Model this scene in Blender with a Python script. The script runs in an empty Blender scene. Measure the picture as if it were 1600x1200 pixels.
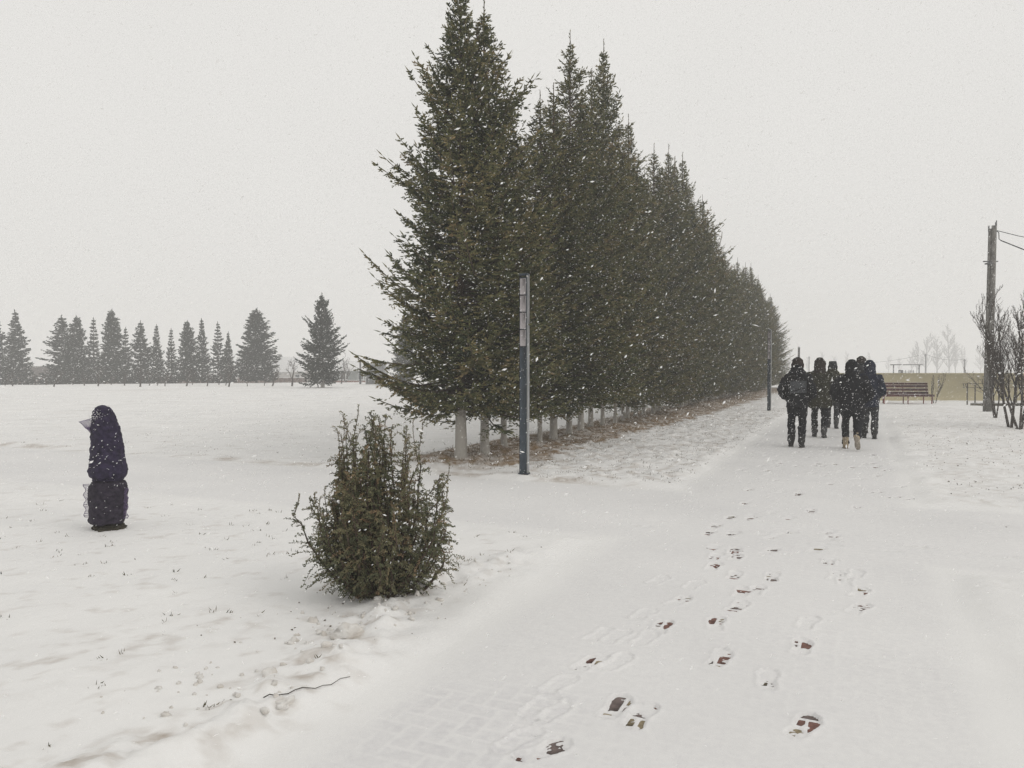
import bpy, math, random
import numpy as np
from mathutils import Vector, Matrix

# ------------------------------------------------------------------ camera, sky, sun, exposure
sc = bpy.context.scene
COL = sc.collection
R = math.radians

cam_d = bpy.data.cameras.new("camera")
cam = bpy.data.objects.new("camera", cam_d)
COL.objects.link(cam)
cam.location = (0, 0, 1.6)
cam.rotation_euler = (R(90 - 1.19), 0, 0)
cam_d.sensor_width = 36
cam_d.lens = 27
cam_d.clip_start = 0.05
cam_d.clip_end = 3000
sc.camera = cam

SUN_EL, SUN_AZ = R(38), R(118)          # azimuth measured clockwise from +Y
w = bpy.data.worlds.new("World")
sc.world = w
w.use_nodes = True
nt = w.node_tree
nt.nodes.clear()
out = nt.nodes.new("ShaderNodeOutputWorld")
bg = nt.nodes.new("ShaderNodeBackground")
sky = nt.nodes.new("ShaderNodeTexSky")
sky.sky_type = 'NISHITA'
sky.sun_disc = False
sky.sun_elevation = SUN_EL
sky.sun_rotation = SUN_AZ
sky.dust_density = 4
hs = nt.nodes.new("ShaderNodeHueSaturation")
hs.inputs["Saturation"].default_value = 0.08
hs.inputs["Value"].default_value = 1.0
mx = nt.nodes.new("ShaderNodeMix")
mx.data_type = 'RGBA'
mx.inputs[0].default_value = 0.93
mx.inputs[7].default_value = (7.38, 7.27, 7.02, 1)      # closed cloud cover over the clear sky
nt.links.new(sky.outputs[0], hs.inputs["Color"])
nt.links.new(hs.outputs[0], mx.inputs[6])
ctc = nt.nodes.new("ShaderNodeTexCoord")
cno = nt.nodes.new("ShaderNodeTexNoise")
cno.inputs["Scale"].default_value = 1.6
cno.inputs["Detail"].default_value = 3
nt.links.new(ctc.outputs["Generated"], cno.inputs["Vector"])
cmr = nt.nodes.new("ShaderNodeMapRange")
cmr.inputs[1].default_value = 0.3
cmr.inputs[2].default_value = 0.7
cmr.inputs[3].default_value = 0.965
cmr.inputs[4].default_value = 1.035
nt.links.new(cno.outputs["Fac"], cmr.inputs[0])
cvm = nt.nodes.new("ShaderNodeVectorMath")
cvm.operation = 'SCALE'
nt.links.new(mx.outputs[2], cvm.inputs[0])
nt.links.new(cmr.outputs[0], cvm.inputs["Scale"])
nt.links.new(cvm.outputs[0], bg.inputs[0])
bg.inputs[1].default_value = 0.1
nt.links.new(bg.outputs[0], out.inputs[0])

sun_d = bpy.data.lights.new("sun", 'SUN')
sun_d.energy = 0.6
sun_d.angle = R(35)
sun_d.color = (1, 0.96, 0.9)
sun = bpy.data.objects.new("sun", sun_d)
COL.objects.link(sun)
sdir = Vector((math.sin(SUN_AZ) * math.cos(SUN_EL), math.cos(SUN_AZ) * math.cos(SUN_EL), math.sin(SUN_EL)))
sun.rotation_euler = sdir.to_track_quat('Z', 'Y').to_euler()
sun.location = (10, -5, 30)

vs = sc.view_settings
vs.view_transform = 'Standard'
vs.look = 'None'
vs.exposure = 0.14
vs.gamma = 1
vs.use_curve_mapping = False
cy = sc.cycles
cy.max_bounces = 6
cy.diffuse_bounces = 3
cy.volume_bounces = 2
cy.transparent_max_bounces = 4
cy.use_denoising = True
try:
    cy.denoiser = 'OPENIMAGEDENOISE'
    cy.denoising_input_passes = 'RGB_ALBEDO_NORMAL'
    cy.denoising_prefilter = 'FAST'
except Exception:
    pass
cy.caustics_reflective = False
cy.caustics_refractive = False

# ------------------------------------------------------------------ frames
# main path runs along U, to its right is N (ground plane)
TH = R(24.3)
UX, UY = math.sin(TH), math.cos(TH)
NX, NY = UY, -UX


def nu2xy(n, u):
    return n * NX + u * UX, n * NY + u * UY


def xy2nu(x, y):
    return x * NX + y * NY, x * UX + y * UY


def at(px, d):
    """ground point seen in the photo's column px at depth d"""
    return (px - 800) / 1200 * d, d


# ------------------------------------------------------------------ noise
_rs = np.random.RandomState(11)
_T2 = _rs.rand(256, 256).astype(np.float32)
_T3 = _rs.rand(32, 32, 32).astype(np.float32)


def vn2(x, y):
    xi = np.floor(x).astype(int)
    yi = np.floor(y).astype(int)
    fx = x - xi
    fy = y - yi
    fx = fx * fx * (3 - 2 * fx)
    fy = fy * fy * (3 - 2 * fy)
    a = _T2[xi & 255, yi & 255]
    b = _T2[(xi + 1) & 255, yi & 255]
    c = _T2[xi & 255, (yi + 1) & 255]
    d = _T2[(xi + 1) & 255, (yi + 1) & 255]
    return (a * (1 - fx) + b * fx) * (1 - fy) + (c * (1 - fx) + d * fx) * fy


def fbm2(x, y, s, o=4, off=0.0):
    v = 0
    a = 0.5
    tot = 0
    for k in range(o):
        v = v + a * vn2(x * s + 17.3 * k + off, y * s + 9.1 * k - off)
        tot += a
        a *= 0.5
        s *= 2.03
    return v / tot


def vn3(p, s):
    q = p * s + 100.0
    i = np.floor(q).astype(int)
    f = q - i
    f = f * f * (3 - 2 * f)
    r = 0
    for dx in (0, 1):
        for dy in (0, 1):
            for dz in (0, 1):
                wt = (f[:, 0] if dx else 1 - f[:, 0]) * (f[:, 1] if dy else 1 - f[:, 1]) * (f[:, 2] if dz else 1 - f[:, 2])
                r = r + wt * _T3[(i[:, 0] + dx) & 31, (i[:, 1] + dy) & 31, (i[:, 2] + dz) & 31]
    return r


def sstep(a, b, x):
    t = np.clip((x - a) / (b - a), 0, 1)
    return t * t * (3 - 2 * t)


# ------------------------------------------------------------------ mesh helpers
def mesh_np(name, V, faces, mats=(), midx=None, attrs=None, smooth=False):
    """faces: list of int arrays (M,3) / (M,4)"""
    V = np.asarray(V, dtype=np.float32).reshape(-1, 3)
    if not isinstance(faces, (list, tuple)):
        faces = [faces]
    faces = [np.asarray(f, dtype=np.int32) for f in faces if len(f)]
    me = bpy.data.meshes.new(name)
    me.vertices.add(len(V))
    me.vertices.foreach_set("co", V.ravel())
    lv = np.concatenate([f.ravel() for f in faces])
    cnt = np.concatenate([np.full(len(f), f.shape[1], np.int32) for f in faces])
    st = np.concatenate([[0], np.cumsum(cnt)[:-1]]).astype(np.int32)
    me.loops.add(len(lv))
    me.loops.foreach_set("vertex_index", lv)
    me.polygons.add(len(cnt))
    me.polygons.foreach_set("loop_start", st)
    if midx is not None:
        me.polygons.foreach_set("material_index", np.asarray(midx, dtype=np.int32))
    if smooth:
        me.polygons.foreach_set("use_smooth", np.ones(len(cnt), dtype=bool))
    for k, v in (attrs or {}).items():
        a = me.attributes.new(k, 'FLOAT', 'POINT')
        a.data.foreach_set("value", np.asarray(v, dtype=np.float32).ravel())
    for m in mats:
        me.materials.append(m)
    me.update(calc_edges=True)
    me.validate()
    return me


def link(name, me, parent=None, loc=None, rot=None, scale=None):
    o = bpy.data.objects.new(name, me)
    COL.objects.link(o)
    if parent is not None:
        o.parent = parent
    if loc is not None:
        o.location = loc
    if rot is not None:
        o.rotation_euler = rot
    if scale is not None:
        o.scale = scale
    return o


def thing(name, label, cat, loc=(0, 0, 0), rz=0.0, group=None):
    o = bpy.data.objects.new(name, None)
    o.empty_display_size = 0.2
    COL.objects.link(o)
    o.location = loc
    o.rotation_euler = (0, 0, rz)
    tag(o, label, cat, group)
    return o


def tag(o, label=None, cat=None, group=None, kind=None):
    if label:
        o["label"] = label
    if cat:
        o["category"] = cat
    if group:
        o["group"] = group
    if kind:
        o["kind"] = kind
    return o


class MB:
    """collects boxes, tubes, lofts and quads into one mesh"""

    def __init__(s):
        s.v = []
        s.f3 = []
        s.f4 = []
        s.n = 0

    def add(s, V, F4=None, F3=None):
        V = np.asarray(V, float).reshape(-1, 3)
        if F4 is not None and len(F4):
            s.f4.append(np.asarray(F4) + s.n)
        if F3 is not None and len(F3):
            s.f3.append(np.asarray(F3) + s.n)
        s.v.append(V)
        s.n += len(V)
        return s

    def box(s, c, d, rot=None, bev=0.0):
        c = np.array(c, float)
        h = np.array(d, float) / 2
        if bev <= 0:
            V = np.array([[x, y, z] for x in (-1, 1) for y in (-1, 1) for z in (-1, 1)], float) * h
            F = [(0, 1, 3, 2), (4, 6, 7, 5), (0, 4, 5, 1), (2, 3, 7, 6), (0, 2, 6, 4), (1, 5, 7, 3)]
            F3 = None
        else:
            V = []
            for x in (-1, 1):
                for y in (-1, 1):
                    for z in (-1, 1):
                        V.append((x * h[0], y * (h[1] - bev), z * (h[2] - bev)))
                        V.append((x * (h[0] - bev), y * h[1], z * (h[2] - bev)))
                        V.append((x * (h[0] - bev), y * (h[1] - bev), z * h[2]))
            V = np.array(V)
            I = lambda x, y, z, a: ((x * 2 + y) * 2 + z) * 3 + a
            F = [(I(0, 0, 0, 0), I(0, 0, 1, 0), I(0, 1, 1, 0), I(0, 1, 0, 0)), (I(1, 0, 0, 0), I(1, 1, 0, 0), I(1, 1, 1, 0), I(1, 0, 1, 0)),
                 (I(0, 0, 0, 1), I(1, 0, 0, 1), I(1, 0, 1, 1), I(0, 0, 1, 1)), (I(0, 1, 0, 1), I(0, 1, 1, 1), I(1, 1, 1, 1), I(1, 1, 0, 1)),
                 (I(0, 0, 0, 2), I(0, 1, 0, 2), I(1, 1, 0, 2), I(1, 0, 0, 2)), (I(0, 0, 1, 2), I(1, 0, 1, 2), I(1, 1, 1, 2), I(0, 1, 1, 2))]
            F3 = []
            for x in (0, 1):
                for y in (0, 1):
                    F.append((I(x, y, 0, 0), I(x, y, 0, 1), I(x, y, 1, 1), I(x, y, 1, 0)))
                    for z in (0, 1):
                        F3.append((I(x, y, z, 0), I(x, y, z, 1), I(x, y, z, 2)))
                for z in (0, 1):
                    F.append((I(x, 0, z, 0), I(x, 0, z, 2), I(x, 1, z, 2), I(x, 1, z, 0)))
            for y in (0, 1):
                for z in (0, 1):
                    F.append((I(0, y, z, 1), I(0, y, z, 2), I(1, y, z, 2), I(1, y, z, 1)))
        if rot is not None:
            V = V @ np.array(rot).T
        return s.add(V + c, F, F3)

    def tube(s, pts, rad, sides=8, cap=True):
        P = np.array(pts, float)[None]
        r = np.array(rad, float)
        if r.ndim == 0:
            r = np.full(P.shape[1], float(r))
        V, F = tubes(P, r[None], sides)
        n = P.shape[1]
        F = list(map(tuple, F))
        F3 = []
        if cap:
            V = np.vstack([V, P[0, 0], P[0, -1]])
            a, b = n * sides, n * sides + 1
            for k in range(sides):
                F3.append((a, (k + 1) % sides, k))
                F3.append((b, (n - 1) * sides + k, (n - 1) * sides + (k + 1) % sides))
        return s.add(V, F, F3)

    def loft(s, rings, sides=16):
        """rings: (z, cx, cy, rx, ry), closed at both ends"""
        V = []
        a = np.linspace(0, 2 * np.pi, sides, endpoint=False)
        for (z, cx, cy_, rx, ry) in rings:
            V.append(np.stack([cx + rx * np.cos(a), cy_ + ry * np.sin(a), np.full(sides, z)], 1))
        n = len(rings)
        V.append(np.array([[rings[0][1], rings[0][2], rings[0][0]], [rings[-1][1], rings[-1][2], rings[-1][0]]]))
        V = np.vstack(V)
        F, F3 = [], []
        for i in range(n - 1):
            for k in range(sides):
                k2 = (k + 1) % sides
                F.append((i * sides + k, i * sides + k2, (i + 1) * sides + k2, (i + 1) * sides + k))
        for k in range(sides):
            k2 = (k + 1) % sides
            F3.append((n * sides, k2, k))
            F3.append((n * sides + 1, (n - 1) * sides + k, (n - 1) * sides + k2))
        return s.add(V, F, F3)

    def ball(s, c, r, seg=12, rings=8):
        r = np.array([r] * 3 if np.isscalar(r) else r, float)
        rr = []
        for i in range(1, rings):
            t = math.pi * i / rings
            rr.append((c[2] - r[2] * math.cos(t), c[0], c[1], r[0] * math.sin(t), r[1] * math.sin(t)))
        return s.loft(rr, seg)

    def mesh(s, name, mat, smooth=False):
        F = []
        if s.f3:
            F.append(np.vstack(s.f3))
        if s.f4:
            F.append(np.vstack(s.f4))
        return mesh_np(name, np.vstack(s.v), F, [mat], smooth=smooth)

    def build(s, name, mat, parent=None, smooth=False, loc=None, rot=None):
        return link(name, s.mesh(name, mat, smooth), parent, loc, rot)


def tubes(P, Rr, sides):
    """P (K,n,3) polylines, Rr (K,n) radii -> verts, quads"""
    K, n, _ = P.shape
    T = np.empty_like(P)
    T[:, 1:-1] = P[:, 2:] - P[:, :-2]
    T[:, 0] = P[:, 1] - P[:, 0]
    T[:, -1] = P[:, -1] - P[:, -2]
    T /= np.linalg.norm(T, axis=2, keepdims=True) + 1e-9
    mean = P[:, -1] - P[:, 0]
    ref = np.where((np.abs(mean[:, 2:3]) > 0.8 * np.linalg.norm(mean, axis=1, keepdims=True)), np.array([[1.0, 0.13, 0.0]]), np.array([[0.05, 0.02, 1.0]]))[:, None, :]
    A = np.cross(T, np.broadcast_to(ref, T.shape))
    A /= np.linalg.norm(A, axis=2, keepdims=True) + 1e-9
    B = np.cross(T, A)
    a = np.linspace(0, 2 * np.pi, sides, endpoint=False)
    V = P[:, :, None, :] + Rr[:, :, None, None] * (A[:, :, None, :] * np.cos(a)[None, None, :, None] + B[:, :, None, :] * np.sin(a)[None, None, :, None])
    base = (np.arange(K) * n * sides)[:, None, None]
    i = (np.arange(n - 1) * sides)[None, :, None]
    k = np.arange(sides)[None, None, :]
    k2 = (k + 1) % sides
    F = np.stack([base + i + k, base + i + k2, base + i + sides + k2, base + i + sides + k], -1).reshape(-1, 4)
    return V.reshape(-1, 3), F


def copy_tree(o, parent=None):
    c = o.copy()
    COL.objects.link(c)
    c.parent = parent
    for ch in list(o.children):
        copy_tree(ch, c)
    return c


ORD = ["first", "second", "third", "fourth", "fifth", "sixth", "seventh", "eighth", "ninth", "tenth", "eleventh", "twelfth",
       "thirteenth", "fourteenth", "fifteenth", "sixteenth", "seventeenth", "eighteenth", "nineteenth"]
TENS = {2: "twent", 3: "thirt", 4: "fort", 5: "fift", 6: "sixt"}


def ordinal(i):
    i += 1
    if i < 20:
        return ORD[i - 1]
    t, r = divmod(i, 10)
    return TENS[t] + ("ieth" if r == 0 else "y-" + ORD[r - 1])


# ------------------------------------------------------------------ materials
def mat(name, col, rough=0.8, var=0.0, scale=8.0, bump=0.0, bscale=40.0, col2=None, metal=0.0, spec=0.3):
    m = bpy.data.materials.new(name)
    m.use_nodes = True
    t = m.node_tree
    b = t.nodes["Principled BSDF"]
    b.inputs["Roughness"].default_value = rough
    b.inputs["Metallic"].default_value = metal
    b.inputs["Specular IOR Level"].default_value = spec
    tc = t.nodes.new("ShaderNodeTexCoord")
    if var > 0 or col2:
        n = t.nodes.new("ShaderNodeTexNoise")
        n.inputs["Scale"].default_value = scale
        n.inputs["Detail"].default_value = 5
        t.links.new(tc.outputs["Object"], n.inputs["Vector"])
        r = t.nodes.new("ShaderNodeValToRGB")
        c2 = col2 or tuple(min(1, c * (1 + var)) for c in col)
        c1 = col if col2 else tuple(c * (1 - var) for c in col)
        r.color_ramp.elements[0].position = 0.35
        r.color_ramp.elements[1].position = 0.65
        r.color_ramp.elements[0].color = (*c1, 1)
        r.color_ramp.elements[1].color = (*c2, 1)
        t.links.new(n.outputs["Fac"], r.inputs[0])
        t.links.new(r.outputs[0], b.inputs["Base Color"])
    else:
        b.inputs["Base Color"].default_value = (*col, 1)
    if bump > 0:
        n2 = t.nodes.new("ShaderNodeTexNoise")
        n2.inputs["Scale"].default_value = bscale
        n2.inputs["Detail"].default_value = 4
        t.links.new(tc.outputs["Object"], n2.inputs["Vector"])
        bp = t.nodes.new("ShaderNodeBump")
        bp.inputs["Strength"].default_value = bump
        bp.inputs["Distance"].default_value = 0.01
        t.links.new(n2.outputs["Fac"], bp.inputs["Height"])
        t.links.new(bp.outputs[0], b.inputs["Normal"])
    return m


def mat_tint(name, cols, rough=0.85):
    """colour ramp driven by the per-point attribute 'tint'"""
    m = bpy.data.materials.new(name)
    m.use_nodes = True
    t = m.node_tree
    b = t.nodes["Principled BSDF"]
    b.inputs["Roughness"].default_value = rough
    b.inputs["Specular IOR Level"].default_value = 0.2
    a = t.nodes.new("ShaderNodeAttribute")
    a.attribute_name = "tint"
    r = t.nodes.new("ShaderNodeValToRGB")
    e = r.color_ramp.elements
    while len(e) < len(cols):
        e.new(0.5)
    for k, (p, c) in enumerate(cols):
        e[k].position = p
        e[k].color = (*c, 1)
    t.links.new(a.outputs["Fac"], r.inputs[0])
    t.links.new(r.outputs[0], b.inputs["Base Color"])
    return m


def mat_snow():
    m = bpy.data.materials.new("snow")
    m.use_nodes = True
    t = m.node_tree
    b = t.nodes["Principled BSDF"]
    b.inputs["Roughness"].default_value = 0.75
    b.inputs["Specular IOR Level"].default_value = 0.15
    tc = t.nodes.new("ShaderNodeTexCoord")
    n = t.nodes.new("ShaderNodeTexNoise")
    n.inputs["Scale"].default_value = 0.7
    n.inputs["Detail"].default_value = 6
    t.links.new(tc.outputs["Object"], n.inputs["Vector"])
    r = t.nodes.new("ShaderNodeValToRGB")
    r.color_ramp.elements[0].position = 0.3
    r.color_ramp.elements[1].position = 0.7
    r.color_ramp.elements[0].color = (0.765, 0.762, 0.755, 1)
    r.color_ramp.elements[1].color = (0.83, 0.826, 0.815, 1)
    t.links.new(n.outputs["Fac"], r.inputs[0])

    def over(prev, attr, colour, noise_scale):
        a = t.nodes.new("ShaderNodeAttribute")
        a.attribute_name = attr
        n3 = t.nodes.new("ShaderNodeTexNoise")
        n3.inputs["Scale"].default_value = noise_scale
        n3.inputs["Detail"].default_value = 4
        t.links.new(tc.outputs["Object"], n3.inputs["Vector"])
        mr = t.nodes.new("ShaderNodeMapRange")
        mr.inputs[1].default_value = 0.3
        mr.inputs[2].default_value = 0.7
        mr.inputs[3].default_value = 0.55
        mr.inputs[4].default_value = 1.25
        t.links.new(n3.outputs["Fac"], mr.inputs[0])
        mu = t.nodes.new("ShaderNodeMath")
        mu.operation = 'MULTIPLY'
        mu.use_clamp = True
        t.links.new(a.outputs["Fac"], mu.inputs[0])
        t.links.new(mr.outputs[0], mu.inputs[1])
        x = t.nodes.new("ShaderNodeMix")
        x.data_type = 'RGBA'
        t.links.new(mu.outputs[0], x.inputs[0])
        t.links.new(prev, x.inputs[6])
        x.inputs[7].default_value = (*colour, 1)
        return x.outputs[2]

    o = over(r.outputs[0], "thin", (0.50, 0.49, 0.52), 30)
    o = over(o, "dirt", (0.33, 0.27, 0.21), 14)
    o = over(o, "litter", (0.27, 0.19, 0.12), 9)
    t.links.new(o, b.inputs["Base Color"])
    n2 = t.nodes.new("ShaderNodeTexNoise")
    n2.inputs["Scale"].default_value = 60
    n2.inputs["Detail"].default_value = 3
    t.links.new(tc.outputs["Object"], n2.inputs["Vector"])
    bp = t.nodes.new("ShaderNodeBump")
    bp.inputs["Strength"].default_value = 0.2
    bp.inputs["Distance"].default_value = 0.01
    t.links.new(n2.outputs["Fac"], bp.inputs["Height"])
    t.links.new(bp.outputs[0], b.inputs["Normal"])
    return m


SNOW = mat_snow()
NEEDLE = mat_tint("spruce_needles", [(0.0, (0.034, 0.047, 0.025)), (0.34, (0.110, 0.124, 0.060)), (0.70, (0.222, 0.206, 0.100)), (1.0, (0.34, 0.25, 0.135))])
NEEDLE_FAR = mat_tint("blue_spruce_needles", [(0.0, (0.014, 0.022, 0.015)), (0.6, (0.032, 0.046, 0.030)), (0.97, (0.06, 0.07, 0.045)), (1.0, (0.6, 0.6, 0.6))])
JUNIPER = mat_tint("juniper_leaves", [(0.0, (0.052, 0.064, 0.042)), (0.40, (0.145, 0.155, 0.092)), (0.74, (0.228, 0.208, 0.122)), (1.0, (0.30, 0.21, 0.13))])
BARK = mat("bark", (0.085, 0.062, 0.048), 0.9, 0.4, 12, 0.5, 30)
TWIG = mat("twig_bark", (0.062, 0.050, 0.043), 0.9, 0.3, 6)
BIRCH = mat("birch_bark", (0.09, 0.085, 0.08), 0.9, 0.4, 3)


def mat_whitewash():
    m = mat("whitewashed_bark", (0.085, 0.062, 0.048), 0.95, 0.4, 12, 0.7, 26)
    t = m.node_tree
    b = t.nodes["Principled BSDF"]
    prev = b.inputs["Base Color"].links[0].from_socket
    tc = t.nodes.new("ShaderNodeTexCoord")
    sp = t.nodes.new("ShaderNodeSeparateXYZ")
    t.links.new(tc.outputs["Object"], sp.inputs[0])
    n = t.nodes.new("ShaderNodeTexNoise")
    n.inputs["Scale"].default_value = 9
    n.inputs["Detail"].default_value = 6
    t.links.new(tc.outputs["Object"], n.inputs["Vector"])
    # paint reaches about a metre up, with a ragged edge and worn spots
    ma = t.nodes.new("ShaderNodeMath")
    ma.operation = 'MULTIPLY_ADD'
    ma.inputs[1].default_value = 0.5
    t.links.new(n.outputs["Fac"], ma.inputs[0])
    t.links.new(sp.outputs["Z"], ma.inputs[2])
    mr = t.nodes.new("ShaderNodeMapRange")
    mr.inputs[1].default_value = 1.15
    mr.inputs[2].default_value = 1.0
    mr.inputs[3].default_value = 0
    mr.inputs[4].default_value = 0.9
    t.links.new(ma.outputs[0], mr.inputs[0])
    x = t.nodes.new("ShaderNodeMix")
    x.data_type = 'RGBA'
    t.links.new(mr.outputs[0], x.inputs[0])
    t.links.new(prev, x.inputs[6])
    x.inputs[7].default_value = (0.44, 0.42, 0.385, 1)
    t.links.new(x.outputs[2], b.inputs["Base Color"])
    return m


WHITEWASH = mat_whitewash()

# ------------------------------------------------------------------ ground heights
PL, PR = -2.11, 0.63         # main path edges (n)
CN, CF = 6.85, 9.95          # cross path edges (u)
ROW_N = -6.05


def lawn_edge(n, u):
    """signed metres into the lawn (positive) from the paths"""
    wob = (fbm2(n, u, 1.3, 2) - 0.5) * 0.16
    dm = np.maximum(PL - n, n - PR)
    dc = np.maximum(CN - u, u - CF)
    return np.minimum(dm, dc) + wob


def height(n, u):
    e = lawn_edge(n, u)
    m = sstep(0.0, 0.30, e)
    x, y = nu2xy(n, u)
    rad = np.hypot(x, y)
    big = (fbm2(n, u, 0.45, 3) - 0.5) * 0.10
    med = (fbm2(n, u, 3.0, 4, 5) - 0.5) * 0.06
    fine = (fbm2(n, u, 11.0, 3, 9) - 0.5) * 0.035
    tuft = sstep(0.54, 0.75, fbm2(n, u, 7.0, 3, 31)) * 0.05
    # rough, tussocky verge between the paths and the spruces, and on the right
    rough = sstep(9.9, 10.4, u) * sstep(-7.5, -6.5, n) * (1 - sstep(40, 60, u)) * sstep(0.05, 0.35, e)
    near = 1 - sstep(35, 60, rad)
    # raised ridge of dirty snow along the left kerb
    ridge = np.exp(-((n + 2.62 + 0.18 * np.sin(u * 1.7)) / 0.22) ** 2) * (1 - sstep(5.4, 6.4, u)) * np.clip(fbm2(n, u, 7, 5, 3) - .28, 0, 1) * 0.17
    z = m * (0.025 + big * near + med * (0.35 + 0.35 * rough) * near + fine * (0.3 + 0.55 * rough) * near + .65 * tuft * rough * (1 - .6 * sstep(0, 1, n)) + ridge)
    z = z + 0.012 + (fbm2(n, u, 0.8, 3, 40) - 0.5) * 0.008
    # low banks of snow cleared to both sides of the cross path
    z = z + 0.035 * np.exp(-((e - 0.22) / 0.16) ** 2) * (fbm2(n, u, 2.2, 3, 77) - 0.2) * near
    # mound round the spruce trunks
    z = z + 0.10 * np.exp(-((n - ROW_N) / 0.8) ** 2) * sstep(10.2, 11.2, u) * (1 - sstep(60, 64, u))
    return z - 1.0 * sstep(86, 102, rad)


def shade_attrs(n, u):
    e = lawn_edge(n, u)
    # needle litter under the row
    mid = ROW_N + 0.1
    half = 0.95 + 0.4 * sstep(14, 30, u)
    edge = (fbm2(n, u, 2.5, 4, 60) - 0.5) * 0.9
    lit = sstep(0.12, -0.12, np.abs(n - mid) - half + edge) * sstep(10.3, 10.9, u + edge * 0.8) * (1 - sstep(58, 66, u))
    lit = lit * (0.55 + 0.45 * sstep(0.34, 0.5, fbm2(n, u, 6, 3, 12)))
    # dirt worked into the ploughed snow on the left kerb and the far kerb of the cross path
    d1 = np.exp(-((n + 2.66 + 0.18 * np.sin(u * 1.7)) / 0.24) ** 2) * (1 - sstep(5.0, 6.0, u)) * sstep(0.46, 0.72, fbm2(n, u, 11, 4, 3)) * 0.55
    d1b = np.exp(-((n + 3.75 + 0.3 * np.sin(u * 1.1)) / 0.3) ** 2) * (1 - sstep(3.2, 4.2, u)) * sstep(0.46, 0.75, fbm2(n, u, 11, 4, 13)) * 0.36
    d2 = np.exp(-((u - CF - 0.15) / 0.22) ** 2) * sstep(-2.3, -3.2, n) * sstep(0.45, 0.7, fbm2(n, u, 2.7, 4, 21)) * 0.6
    d3 = sstep(0.62, 0.8, fbm2(n, u, 9, 3, 31)) * sstep(0.05, 0.5, e) * 0.22
    verge = sstep(9.9, 10.4, u) * sstep(-5.6, -5.0, n) * (1 - sstep(30, 45, u))
    d4 = verge * sstep(0.5, 0.72, fbm2(n, u, 8, 3, 51)) * sstep(0.05, 0.5, e) * (0.45 - .25 * sstep(0, 1, n))
    dirt = np.clip(d1 + d1b + d2 + d3 + d4, 0, 0.8)
    return dirt, lit


# herringbone pavers, 0.1 m module in the path's own frame
BW = 0.1


def herring(n, u):
    i = np.floor(n / BW).astype(int)
    j = np.floor(u / BW).astype(int)
    k = (i - j) % 4
    i0 = np.where(k == 1, i - 1, i)
    j0 = np.where(k == 2, j - 1, j)
    hor = k < 2
    wx = np.where(hor, 2 * BW, BW)
    wy = np.where(hor, BW, 2 * BW)
    dx = np.minimum(n - i0 * BW, i0 * BW + wx - n)
    dy = np.minimum(u - j0 * BW, j0 * BW + wy - u)
    return i0, j0, hor, np.minimum(dx, dy)


# shoe prints read off the photo as pixel column, row; (bare share, depth)
PRINTS = []


def px2g(px, py):
    d = 1920.0 / (py - 575.0)
    return xy2nu((px - 800) / 1200 * d, d)


for (px, py, bare, tw) in [
    (962, 1112, .72, .05), (1006, 1128, .62, .1), (1258, 1142, .6, .25), (925, 1043, .55, .3), (1127, 1033, .6, .05), (1038, 985, .5, .0),
    (1254, 1016, .5, .0), (1206, 1068, .35, -.05), (1155, 951, .6, .2), (1123, 979, .55, -.1), (1062, 943, .35, .3), (1211, 905, .65, .0),
    (1160, 929, .5, .0), (1186, 926, .4, .1), (1149, 902, .5, .0), (1119, 889, .5, .1), (1150, 874, .5, .0), (1122, 872, .4, .1), (1149, 862, .5, -.1),
    (1347, 956, .6, .35), (1346, 929, .5, .2), (1300, 880, .5, .1), (1310, 903, .4, .1), (1325, 912, .25, .0), (1340, 900, .15, .1),
    (1268, 978, .15, .2), (1030, 910, .0, .2), (1009, 965, .0, .2), (938, 997, .0, .2), (1088, 918, .0, .2), (1010, 1002, .0, .1), (875, 1078, .0, .25),
    (850, 1182, .55, .5), (812, 1168, .08, .3), (862, 1121, .1, .2), (966, 1000, .05, .2), (965, 1040, .0, .2), (845, 1112, .0, .2),
    (1199, 736, .6, .1), (1165, 789, .6, .1), (1247, 774, .8, .0), (1270, 800, .8, .0), (1141, 811, .6, .1), (1109, 836, .6, .1), (1171, 766, .6, .0),
    (1150, 864, .6, .0), (1117, 825, .5, .1), (1178, 811, .6, .2), (1285, 729, .6, .1), (1334, 732, .6, .1), (1352, 727, .5, .1), (1367, 716, .5, .1),
    (1340, 750, .7, .9), (1370, 771, .7, .8), (1400, 778, .7, .8), (1425, 782, .7, .8), (1405, 762, .6, .7), (1300, 757, .4, .1), (1245, 729, .4, .2),
    (1220, 725, .4, .1), (1188, 730, .4, .1), (1215, 751, .2, .1), (1222, 770, .2, .1), (1210, 803, .2, .1), (1175, 806, .4, .1), (1145, 838, .5, .2),
    (1230, 835, .5, .6), (1213, 842, .4, .6), (1298, 833, .5, .3), (1302, 843, .5, .3), (1338, 795, .5, .1), (1120, 858, .4, .2), (1203, 864, .5, .4),
    (1280, 862, .5, .3), (1235, 811, .4, .2), (1263, 716, .5, .1), (1300, 712, .5, .1), (1322, 705, .4, .0), (1245, 708, .4, .0), (1290, 745, .4, .1),
    (1372, 745, .5, .2), (1390, 735, .5, .2), (1398, 722, .5, .3), (1272, 741, .4, .1),
]:
    nn, uu = px2g(px, py)
    PRINTS.append((nn, uu, tw, bare, 1.0))
for (px, py, px2, py2) in [(1270, 852, 1322, 857), (1510, 868, 1560, 874), (975, 820, 1010, 825), (1145, 832, 1190, 838), (1432, 857, 1450, 859), (1548, 820, 1580, 826),
                           (1300, 847, 1312, 848), (870, 806, 905, 808), (1370, 862, 1400, 864), (1575, 872, 1599, 875)]:
    for t_ in np.linspace(0, 1, 4):
        nn, uu = px2g(px + (px2 - px) * t_, py + (py2 - py) * t_)
        PRINTS.append((nn, uu, 1.57, 0.45, 0.5))
_pr = random.Random(4)
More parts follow.
